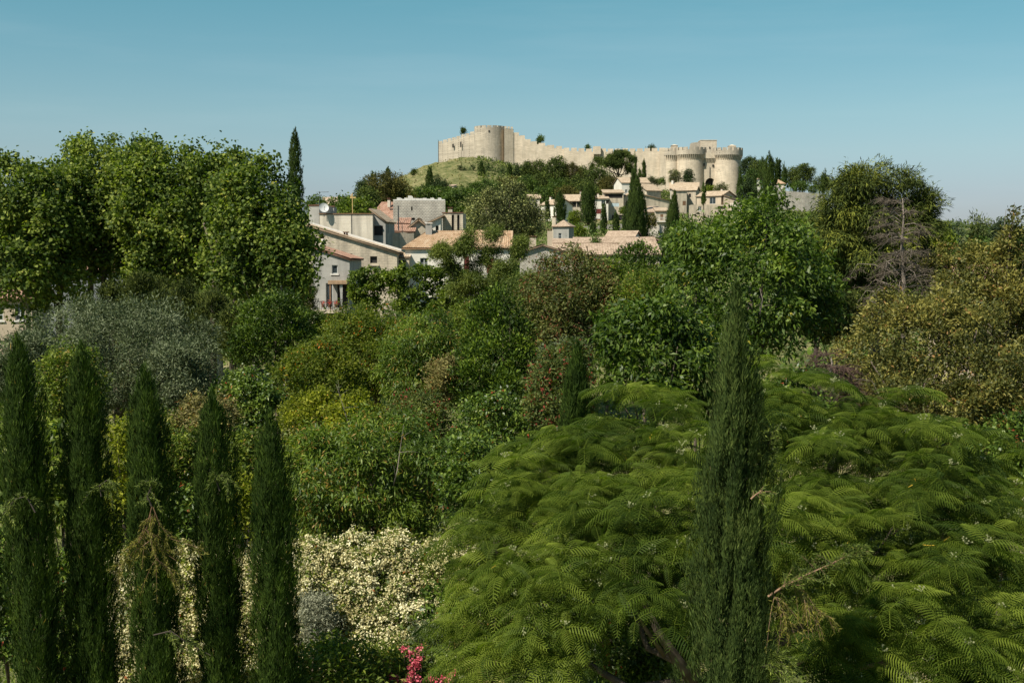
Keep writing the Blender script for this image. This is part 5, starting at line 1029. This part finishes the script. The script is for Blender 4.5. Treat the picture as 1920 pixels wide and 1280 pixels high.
# ------------------------------------------------------------------ foreground garden
# shrubs seen between the cypresses
for (nm, kd, px, tp, bt, hw, Y, kw, lb) in (
    ('vine_bush','big_leaf',20,760,1010,52,27,{},'large leaved pale green vine left of the first cypress'),
    ('vine_bush','big_leaf',112,770,1010,38,27,{},'large leaved pale green vine between the first and second cypress'),
    ('shrub','lime_shrub',222,768,980,34,27,{},'yellow green bush between the second and third cypress'),
    ('shrub','mixed_shrub',345,810,1000,50,28,{},'dark mixed shrub between the third and fourth cypress'),
    ('shrub','mixed_shrub',290,760,900,60,31,{},'grey green shrub below the olive tree'),
    ('shrub','dry_shrub',385,745,860,62,31,{},'dry brownish green shrub behind the fourth cypress'),
    ('shrub','mixed_shrub',455,800,1000,42,28,{},'leafy shrub between the fourth and fifth cypress'),
    ('shrub','lime_shrub',448,890,1020,28,26,{},'lime green tuft low between the fourth and fifth cypress'),
    ('shrub','mixed_shrub',230,900,1075,44,27.2,{},'leafy shrub low between the second and third cypress'),
    ('shrub','camellia',350,900,1050,40,27.5,{},'dark green shrub above the jasmine behind the third cypress'),
    ('shrub','mixed_shrub',130,640,830,60,34,{},'green shrub under the pale olive crown'),
    ('shrub','mixed_shrub',535,850,1010,50,29,{},'shrub right of the fifth cypress top'),
    ('grey_shrub','grey_shrub',588,1115,1235,34,25,{},'pale silver grey shrub at the foot of the fifth cypress'),
    ('laurel_bush','mixed_shrub',600,1215,1330,105,20,{},'leafy dark green bush at the bottom edge right of the fifth cypress'),
    ('shrub','mixed_shrub',700,1225,1340,70,21,{},'leafy bush left of the pink roses'),
    ('shrub','camellia',850,1090,1330,60,23,{},'dark leafy bush under the left edge of the silk tree'),
    ('shrub','olive',810,1170,1300,36,22.5,{'L':.06,'W':.02},'small grey green shrub right above the pink roses'),
    ('shrub','dry_shrub',905,1180,1330,44,22,{},'brownish spiky undergrowth at the foot of the silk tree'),
    ('shrub','laurel',1600,1130,1330,110,25,{'L':.1,'W':.04},'shaded leafy bush behind the silk tree at right'),
    ('shrub','mixed_shrub',1830,1150,1330,110,26,{},'half lit bush behind the silk tree in the lower right corner'),
    ('shrub','camellia',1080,1000,1250,90,26,{},'dark bush behind the silk tree branches left of the blue green cypress'),
    ('shrub','camellia',1200,1090,1330,110,23.5,{},'dark undergrowth behind the silk tree fork at the bottom'),
    ('shrub','camellia',1880,780,980,90,28,{},'dark shrub mass under the yellow evergreen'),
    ('shrub','camellia',1480,700,900,90,30,{},'dark shrub behind the silk tree top'),
    ('shrub','camellia',132,1010,1340,72,26.2,{},'shaded glossy shrub low between the first and second cypress'),
    ('shrub','camellia',-10,980,1290,34,24,{},'dark shrub at the left edge behind the first cypress')):
    T(nm, lb, 'shrub', kd, px, tp, bt, hw, Y, **kw)

# white star jasmine hedge: green leaves and masses of cream blossom
def jasmine():
    kk = K['jasmine']; Y0 = 26.5; s = sc(Y0); lobes = []; g = np.random.default_rng(77)
    for x in range(215, 880, 34):
        tp = 1016+(26*(abs(x-500)/300) if x < 560 else 0)+g.uniform(-8, 12)-(14 if 660 < x < 790 else 0)
        for j, y in enumerate((tp+38, tp+95, tp+150, tp+205)):
            if y > 1300: continue
            c = np.array(at(x+g.uniform(-10,10), y, Y0-.25*j)); lobes.append((c, np.array([g.uniform(34,46), 44, g.uniform(34,44)])*s))
    root = empty('jasmine_hedge', (at(540,1200,Y0).x, Y0, gz(0, Y0)), 'long jasmine hedge smothered in cream white blossom behind the row of cypresses', 'hedge')
    o = np.array(root.location)
    kk = dict(kk); kk.update(cr=.24, cden=2.2)
    V, F, v = leaves(lobes, kk, 90000, 5, .8); mk('foliage', V-o, F, kk['mat'], root, v)
    kb = dict(kk); kb.update(m=9, sr=.10, out=.3, up=.15, rnd=.9, face=.9, odd=0, inner=0)
    V, F, v = leaves(lobes, kb, 330000, 5, .8, L=.050, W=.045); V = V.reshape(-1,4,3)
    # bare patches: fewer flowers low down and in drifts
    c = V.mean(1); pn = np.sin(c[:,0]*3.1+1)*np.sin(c[:,2]*4.3)+.6*np.sin(c[:,0]*7.7+c[:,2]*5)
    pyn = np.clip((-c[:,2]-7.2)/1.6, 0, 1); keep = g.random(len(c)) < np.clip(.95-.12*pn-.4*pyn*(c[:,0] > -4.5), .08, 1)
    V = V[keep]+np.array([0,-.03,.02]); v = v[keep]; v[v > 1] = .5
    mk('blossom', (V-o).reshape(-1,3), np.arange(len(V)*4).reshape(-1,4), leafmat('jasmine blossom', [(0,(.42,.37,.16)),(.5,(.61,.56,.31)),(.94,(.80,.75,.50)),(1,(.8,.78,.6))], .25, .6, .2, 1.2, .3, (1,1,.85)), root, v)
    mb = MB()
    for x in range(240, 860, 60):
        p = at(x, 1150, Y0+.4)-root.location; mb.tube([(p.x,p.y,0),(p.x+.1,p.y,p.z*.6),(p.x,p.y-.1,p.z)], [.05,.035,.02], 6)
    mb.build('stems', M_BARKD, root)
jasmine()
# roses
def roses(px, py, Y, spots, lb):
    root, lobes = T('rose_bush', lb, 'rose bush', 'mixed_shrub', px, py, py+130, 60, Y, cover=.8)
    o = Vector(root.location); g = np.random.default_rng(31); mb_s = MB(); Vs = []
    for (x, y) in spots:
        c = at(x, y, Y-.75)-o; mb_s.tube([c-Vector((0,-.3,.6)), c-Vector((0,-.08,.25)), c], .006, 4)
        n = 26; P = np.array(c)+g.normal(0,.028,(n,3)); D = unit(g.normal(0,1,(n,3))+[0,-.4,.3]); Sv = unit(np.cross(D, g.normal(0,1,(n,3)))); V, F = quads(P, D, Sv, np.full(n,.045), np.full(n,.045)); Vs.append(V)
    V = np.concatenate(Vs); mk('flowers', V, np.arange(len(V)).reshape(-1,4), leafmat('pink rose petals', [(0,(.55,.09,.13)),(.5,(.66,.14,.19)),(.94,(.75,.25,.28)),(1,(.75,.25,.28))], .3, .6, .2, 3, .3, (1,.8,.9)), root, np.full(len(V)//4,.5)+g.normal(0,.2,len(V)//4)); mb_s.build('stems', M_BARKD, root)
roses(775, 1215, 21.5, [(758,1215),(787,1216),(769,1225),(787,1233),(773,1242),(783,1248),(785,1238),(769,1250),(773,1259),(771,1267),(739,1271),(743,1278),(735,1268),(762,1276),(767,1280),(783,1272),(780,1246)], 'rose bush with a dozen bright pink blooms at the bottom edge')
roses(840, 1255, 21.5, [(831,1270),(850,1263),(842,1276),(809,1271),(817,1278)], 'second rose bush, mostly hidden, with a few dark pink blooms at the bottom edge')

# row of garden cypresses
GR = 'row of garden cypresses on the left'
for (px, tp, hw, Y, hc, lean, lb) in (
    (94,638,43,18.0,.20,-38,'first and tallest garden cypress of the row, by the left edge'),
    (192,655,43,18.4,.19,-19,'second garden cypress of the row, with a bulge halfway'),
    (310,698,42,18.2,.18,-23,'third garden cypress of the row, with dried drooping sprays on its front'),
    (429,742,41,18.6,.17,-19,'fourth garden cypress of the row, slightly bushy'),
    (528,785,40,18.0,.18,-11,'fifth garden cypress of the row, smoothest and rightmost')):
    cypress('garden_cypress', lb, 'garden_cypress', px, tp, 1500, hw, Y, GR, hc=hc*.48, L=.11, W=.0115, cover=2.6, lean=lean, taper=1.0, rough=1.1, flute=1.25)
cypress('garden_cypress', 'dark cypress edge cut off by the left side of the photo', 'garden_cypress', -42, 760, 1500, 45, 18.5, GR, hc=.12, L=.11, W=.0115, cover=2.6)
cypress('garden_cypress', 'small young cypress standing alone between the photinia and the silk tree', 'garden_cypress', 1074, 645, 880, 27, 26, None, hc=.24, L=.13, W=.016, cover=2.6, lean=8)
cypress('garden_cypress', 'large blue green cypress standing in front of the silk tree', 'blue_cypress', 1370, 540, 1500, 73, 15.0, None, hc=.24, L=.085, W=.0105, cover=2.4, lean=-2, rough=1.6, flute=2.0, taper=1.0)
def spray_branch(label, pts, Y, kd, woodmat, Ls=.16, drop=.5, n_side=16, seed=1, tips=None, name='cypress_branch', r_=.014, leafn=26):
    """a limb sticking out of a cypress with hanging feathery sprays"""
    g = np.random.default_rng(seed); P = [at(x, y, Y+i*.0) for i, (x, y) in enumerate(pts)]; o = P[0]; root = empty(name, o, label, 'branch'); mb = MB(); P = [p-o for p in P]; n = len(P)
    mb.tube([tuple(p) for p in P], [r_*(1.1-i/n)*(.45 if kd == 'dried_spray' else .8) for i in range(n)], 6); PP, DD = [], []
    for i in range(n_side):
        f = g.uniform(.1,1)*(n-1); k_ = min(int(f), n-2); s = P[k_].lerp(P[k_+1], f-k_); d = (P[k_+1]-P[k_]).normalized(); dd = Vector(g.normal(0,.7,3))+d*.8; dd.normalize(); ln = g.uniform(.12,.34)*(1.3-f/n)
        q = [s+dd*ln*t+Vector((0,0,-drop*ln*t*t)) for t in (0,.35,.7,1)]; mb.tube([tuple(a) for a in q], [.003,.0025,.002,.001], 4, cap=False)
        for j in range(leafn):
            t = g.uniform(.1,1); a = q[0].lerp(q[3], t)+Vector((0,0,drop*ln*.25*math.sin(math.pi*t))); PP.append(a+Vector(g.normal(0,.008,3))); DD.append((q[3]-q[0]).normalized()*.8+Vector(g.normal(0,.6,3))+Vector((0,0,-.2)))
    mb.build('twigs', woodmat, root); PP = np.array(PP); DD = unit(np.array(DD)); Sv = unit(np.cross(DD, g.normal(0,1,DD.shape)))
    V, F = quads(PP, DD, Sv, g.uniform(.03,.075,len(PP)), g.uniform(.006,.014,len(PP))); kk = K[kd]; mk('sprays', V, F, kk['mat'], root, np.clip(.5+.2*g.normal(0,1,len(PP)),0,.93))
kind('dried_spray', [(0,(.040,.048,.014)),(.5,(.078,.082,.024)),(.94,(.15,.14,.042)),(1,(.3,.2,.1))], .1, .02, trans=.2)
kind('pale_spray', [(0,(.035,.055,.015)),(.5,(.075,.105,.03)),(.94,(.15,.18,.06)),(1,(.3,.2,.1))], .1, .02, trans=.2)
M_ORW = solidmat('orange brown cypress wood', (.24,.145,.09), .9, 5, .3)
G3 = 'drooping sprays on the third garden cypress'
for i, (pts, lb, kd) in enumerate((
    ([(285,948),(276,985),(262,1015),(236,1030)], 'dried spray hanging to the left from the top of the third cypress wound', 'dried_spray'),
    ([(287,950),(300,985),(322,1010),(372,1026)], 'green gold spray arching right from the third cypress to the fourth', 'dried_spray'),
    ([(285,1010),(265,1025),(240,1040),(222,1066)], 'lower left drooping spray on the third cypress', 'dried_spray'),
    ([(290,1040),(300,1055),(315,1065),(328,1082)], 'dried golden hook shaped spray in the middle of the third cypress', 'dried_spray'),
    ([(284,948),(276,930),(284,912),(278,900)], 'short upright tuft above the third cypress wound', 'pale_spray'),
    ([(288,1190),(320,1182),(345,1200),(395,1228)], 'low spray reaching right from the third cypress', 'pale_spray'),
    ([(66,960),(50,930),(28,935),(4,965)], 'curling spray reaching left out of the first cypress', 'pale_spray'),
    ([(190,930),(186,910),(200,900),(215,905)], 'pale tuft on the right side of the second cypress', 'pale_spray'),
    ([(412,920),(405,900),(415,890),(430,900)], 'small tuft on the face of the fourth cypress', 'pale_spray'),
    ([(270,990),(285,1000),(300,1030),(330,1050)], 'crossing drooping spray on the third cypress', 'dried_spray'))):
    spray_branch(lb, pts, 17.45, kd, M_BROWN if kd == 'dried_spray' else M_BARKD, drop=.8, n_side=14, seed=40+i, leafn=55)
spray_branch('broken pinkish branch with pale sprays sticking out right of the blue green cypress', [(1440,1118),(1470,1098),(1510,1078),(1550,1060),(1590,1042),(1622,1030)], 14.6, 'pale_spray', M_ORW, drop=.1, n_side=60, seed=70, leafn=70, r_=.018)
spray_branch('dried golden spray hanging from the broken pinkish branch', [(1478,1090),(1500,1108),(1515,1135),(1560,1158)], 14.6, 'dried_spray', M_ORW, drop=1.0, n_side=26, seed=71, leafn=36)
spray_branch('second golden spray hanging beside the blue green cypress', [(1448,1112),(1460,1130),(1470,1150),(1480,1172)], 14.6, 'dried_spray', M_ORW, drop=1.0, n_side=22, seed=72, leafn=36)
spray_branch('thin bright twig on the face of the blue green cypress', [(1408,935),(1418,926),(1430,918)], 14.1, 'pale_spray', M_ORW, n_side=8, seed=73)
spray_branch('bushy side shoot low on the right of the blue green cypress', [(1430,1250),(1448,1240),(1462,1232),(1475,1245)], 14.5, 'pale_spray', M_BARKD, n_side=50, seed=74, leafn=50)
spray_branch('upright shoot at the upper right of the blue green cypress', [(1425,900),(1436,860),(1440,830),(1446,810)], 14.9, 'pale_spray', M_BARKD, n_side=40, seed=75, leafn=40, drop=-.2)

# silk tree: bipinnate fronds in rosettes at the twig ends
def frond(g, n=11, Lr=1.0):
    """unit frond along +x, arching down, pinnae hanging to both sides; returns verts (k,4,3)"""
    Q = []; R = lambda t: np.array([t, 0, .20*math.sin(t*math.pi*.55)-.42*t**2.2])
    for i in range(n):
        t = .16+.84*i/(n-1); p = R(t); ln = .40*math.sin(math.pi*(.22+.70*(i/(n-1))))**.8+.05
        for sd in (-1, 1):
            fw = .55+.35*t; d = np.array([fw*.6, sd*1.0, -.30]); d /= np.linalg.norm(d); d2 = np.array([fw*.5, sd*.45, -1.1]); d2 /= np.linalg.norm(d2)
            a = p; b = p+d*ln*.55; c = b+d2*ln*.5; w = np.array([.018, 0, .0]); ws = np.array([.021,0,0])
            Q.append([a-w*.6, a+w*.6, b+ws, b-ws]); Q.append([b-ws, b+ws, c+w*.3, c-w*.3])
    for t0, t1 in ((0,.3),(.3,.6),(.6,1)):
        a, b = R(t0), R(t1); u = np.array([0,.008,0]); Q.append([a-u, a+u, b+u, b-u])
    return np.array(Q)
def silk_tree():
    g = np.random.default_rng(12); tmpl = frond(g)
    L_ = []
    def lobe(px, py, Y, rx, ry, rz): s = sc(Y); L_.append((np.array(at(px, py, Y)), np.array([rx, ry, rz])*s))
    # domes of the crown, each a shallow umbrella
    for a in ((1190,862,22,125,150,110),(1095,905,21.5,120,130,95),(1290,900,20.5,110,120,100),(985,985,20.5,130,130,105),(1130,990,19.5,130,130,110),(1250,1010,18.5,110,110,100),
              (930,1085,20,110,120,90),(1040,1110,18.5,120,110,110),(1170,1120,17.6,110,100,100),(980,1230,18.5,110,100,90),(900,1190,20,75,80,60),
              (1480,830,22.5,115,140,120),(1445,762,24,72,90,50),(1620,815,23.5,90,100,60),(1770,880,22.5,90,110,75),(1590,850,22,120,140,85),(1700,870,22,120,140,95),(1560,950,20,125,130,115),(1690,985,20,130,130,105),(1800,980,21,115,130,90),
              (1480,1010,18.5,90,110,110),(1610,1080,18.5,120,110,100),(1740,1090,18.5,120,110,100),(1860,1090,19.5,110,120,90),(1900,950,22,60,80,60),(1560,1210,17.5,90,90,60),(1830,1200,18,110,100,80),(1700,1200,17.5,90,90,60),
              (1400,900,22.5,110,120,120),(1370,1050,20.5,110,110,110),(1000,860,23.5,60,80,28),(1960,1030,20,90,100,110)):
        lobe(*a)
    root = empty('silk_tree', (at(1340,1300,20).x, 20.5, gz(0,20.5)), 'wide spreading silk tree with ferny fronds and pale flower buds in the lower right', 'silk tree'); o = np.array(root.location)
    C_ = np.array([l[0] for l in L_]); R_ = np.array([l[1] for l in L_]); w = R_[:,0]*R_[:,1]
    npad = 330; i = g.choice(len(L_), npad*3, p=w/w.sum()); d = unit(g.normal(0,1,(npad*3,3))*[1,1,.75]+[0,-.30,.42])
    layer = g.choice([1.02,.92,.75,.5], len(i), p=[.5,.26,.14,.10])+g.normal(0,.05,len(i)); PC = C_[i]+R_[i]*d*layer[:,None]; PN = unit(d/R_[i]); mn = np.full(len(i), 9.0)
    for j in range(len(L_)):
        q = np.linalg.norm((PC-C_[j])/R_[j], axis=1); q[i==j] = 9; mn = np.minimum(mn, q)
    ok = (mn > .86) | (g.random(len(i)) < .14); PC, PN = PC[ok], PN[ok]
    PC[:,2] += .20*g.normal(0,1,len(PC)); sel = []
    for a_ in range(len(PC)):                                   # pads keep their distance, so that shade shows between them
        if all(np.linalg.norm(PC[a_]-PC[b_]) > .60 for b_ in sel): sel.append(a_)
    P, N, VP = [], [], []
    for _ in range(520):                                        # fronds deep in the crown, their shade put into a darker leaf colour
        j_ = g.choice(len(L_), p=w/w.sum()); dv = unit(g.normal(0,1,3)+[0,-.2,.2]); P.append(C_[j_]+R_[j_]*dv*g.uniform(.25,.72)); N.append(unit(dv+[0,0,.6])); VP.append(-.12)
    for a_ in sel:
        rp = g.uniform(.32,.62); nr = int(5+rp*9); pn = unit(PN[a_]*.55+np.array([0,0,.9])+g.normal(0,.12,3)); u_ = unit(np.cross(pn,[.2,.9,.1])); w_ = np.cross(pn,u_); vp = .12*g.normal()
        for _ in range(nr):
            t_ = g.uniform(0,6.28); r_ = rp*math.sqrt(g.random()); off = u_*math.cos(t_)*r_+w_*math.sin(t_)*r_-pn*(r_*r_*.75)
            P.append(PC[a_]+off+g.normal(0,.03,3)); N.append(unit(PN[a_]*.4+off*1.1+np.array([0,0,.35]))); VP.append(vp)
    Vs, var, tips = [], [], []
    for p, nn, vp in zip(P, N, VP):
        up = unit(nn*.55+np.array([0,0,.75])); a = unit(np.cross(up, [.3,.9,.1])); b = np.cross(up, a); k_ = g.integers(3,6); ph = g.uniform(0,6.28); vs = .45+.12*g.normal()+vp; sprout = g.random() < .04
        if g.random() < .16: tips.append(p+up*.05)
        for j in range(k_):
            t = ph+2*math.pi*j/k_+g.normal(0,.2); ux = unit(a*math.cos(t)+b*math.sin(t)+up*g.uniform(-.15,.35)+nn*.25); uy = unit(np.cross(up, ux)); uz = np.cross(ux, uy); s = g.uniform(.27,.52)*(.6 if sprout else 1)
            Q = tmpl.copy(); Q[...,2] -= g.uniform(0,.25)*Q[...,0]**2
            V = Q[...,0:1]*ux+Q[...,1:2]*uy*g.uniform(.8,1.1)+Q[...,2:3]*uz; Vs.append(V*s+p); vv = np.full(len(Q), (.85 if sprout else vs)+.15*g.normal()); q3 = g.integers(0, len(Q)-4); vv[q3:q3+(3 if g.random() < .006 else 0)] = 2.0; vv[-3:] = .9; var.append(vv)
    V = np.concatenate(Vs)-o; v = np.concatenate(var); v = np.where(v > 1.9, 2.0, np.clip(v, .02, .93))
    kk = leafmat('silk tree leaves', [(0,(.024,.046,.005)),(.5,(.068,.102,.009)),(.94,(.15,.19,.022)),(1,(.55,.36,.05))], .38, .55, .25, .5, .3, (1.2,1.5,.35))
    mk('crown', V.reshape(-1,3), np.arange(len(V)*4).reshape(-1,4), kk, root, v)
    mb = MB()
    for c in tips:
        c = Vector(c)-root.location
        for j in range(g.integers(4,9)):
            dd = Vector(g.normal(0,1,3)); dd.z = abs(dd.z)+.3; dd.normalize(); e = c+dd*g.uniform(.05,.11); mb.tube([c, e], [.002,.002], 3, cap=False)
            mb.box(e.x-.008, e.x+.008, e.y-.008, e.y+.008, e.z-.006, e.z+.010)
    mb.build('flower_buds', solidmat('pale green buds', (.26,.27,.13), .8, 5, .2), root)
    mb = MB(); base = Vector((at(1340,1300,20.5).x, 20.8, gz(0,20.5)))-root.location
    fk = at(1300,1275,19.6)-root.location; fk2 = at(1450,1260,19.8)-root.location
    mb.tube([base, base.lerp(fk,.5)+Vector((.15,0,.1)), fk], [.24,.19,.15], 10); mb.tube([base, base.lerp(fk2,.5), fk2], [.2,.17,.14], 10)
    def limb(p, pts, r0): mb.tube([p]+[at(x,y,Y)-root.location for x,y,Y in pts], [r0*(1-.22*i) for i in range(len(pts)+1)], 8)
    limb(fk, [(1272,1240,19.3),(1232,1180,19),(1205,1120,19),(1180,1040,19.5)], .12); limb(fk, [(1262,1235,19.5),(1215,1215,19.6),(1190,1150,20),(1120,1060,20.5)], .09)
    limb(fk2, [(1478,1200,19.5),(1520,1150,19.5),(1600,1080,19.8),(1700,1030,20.2)], .11); limb(fk2, [(1500,1235,19.6),(1570,1190,20),(1680,1140,20),(1800,1080,20.5)], .1); limb(fk2, [(1465,1150,20),(1450,1050,20.8),(1470,930,22)], .1)
    limb(fk, [(1310,1180,20),(1290,1050,20.6),(1230,950,21.4)], .1); limb(fk, [(1180,1290,19.8),(1080,1230,19.8),(980,1160,20)], .09)
    for l in L_[::2]:
        t = Vector(l[0])-root.location; s = fk if l[0][0] < at(1370,0,20).x else fk2; s2 = s.lerp(t, .45)+Vector((0,0,-.15)); mb.tube([s2, s2.lerp(t,.5), t+Vector((0,0,.2))], [.04,.03,.012], 5)
    mb.build('trunk', M_BARK, root, True)
silk_tree()

# ------------------------------------------------------------------ ground cover
def scrub(name, n, xr, yr, hmax, L, W, kd, seed, mask=None):
    g = np.random.default_rng(seed); y = yr[0]+(yr[1]-yr[0])*g.random(n)**.8; hw = y*.56; x = g.uniform(-1,1,n)*hw
    if xr: x = g.uniform(xr[0], xr[1], n)
    if mask is not None:
        k_ = mask(x, y); x, y = x[k_], y[k_]
    n = len(x); patch = .5+.5*np.sin(x*9/L*.06+1.3*np.sin(y*.4/L*.1))*np.sin(y*7/L*.06)
    z = ground(x, y)+g.random(n)*hmax*(.3+.7*patch); P = np.stack([x,y,z],1); D = unit(g.normal(0,.7,(n,3))+[0,-.1,.6]); ref = unit(g.normal(0,.5,(n,3))+[0,-.4,.7]); Sv = unit(np.cross(D, ref))
    V, F = quads(P, D, Sv, L*g.uniform(.6,1.3,n), W*g.uniform(.6,1.3,n)); v = np.clip(.3+.3*patch+.15*g.normal(0,1,n), 0, .93)
    o = mk(name, V, F, K[kd]['mat'], None, v); tag(o, kind='stuff'); return o
tag(scrub('undergrowth', 190000, None, (16, 75), 1.0, .16, .06, 'mixed_shrub', 21), 'low mixed green undergrowth covering the garden floor between the shrubs', 'undergrowth')
tag(scrub('undergrowth', 115000, None, (75, 300), 2.0, .55, .3, 'broadleaf', 22), 'dense green undergrowth between the garden and the village', 'undergrowth')
px_ = lambda x, y: 960+x/y*FPX
tag(scrub('hillside_scrub', 70000, (-120, 190), (330, 575), 2.2, .9, .5, 'pine', 23, mask=lambda x, y: ~((px_(x,y) > 725) & (px_(x,y) < 895) & (y > 400)) ), 'dark green scrub covering the hillside around the village and under the fortress', 'scrub')
tag(scrub('hillside_scrub', 1500, (-75, -10), (400, 600), .5, .8, .5, 'dry_shrub', 24), 'scattered dry tufts on the bare grass slope', 'dry grass')

def woodland():
    """wood that goes on past the right border of the photograph"""
    g = np.random.default_rng(9); lb = []
    for _ in range(150):
        y = g.uniform(24, 190); r = g.uniform(1.4, 3.0)*(1+y/150); x = y*.43+r*1.25+g.uniform(0, y*.35+6)
        lb.append((np.array([x, y, gz(x, y)+g.uniform(.4, 1.6)*r]), np.array([r, r, r*g.uniform(.8, 1.3)])))
    V, F, v = leaves(lb, K['broadleaf'], 130000, 44, .3, L=.42, W=.22)
    tag(mk('woodland', V, F, K['broadleaf']['mat'], None, v), 'mixed green woodland continuing beyond the yellow leaved evergreen', 'woodland', kind='stuff')
woodland()
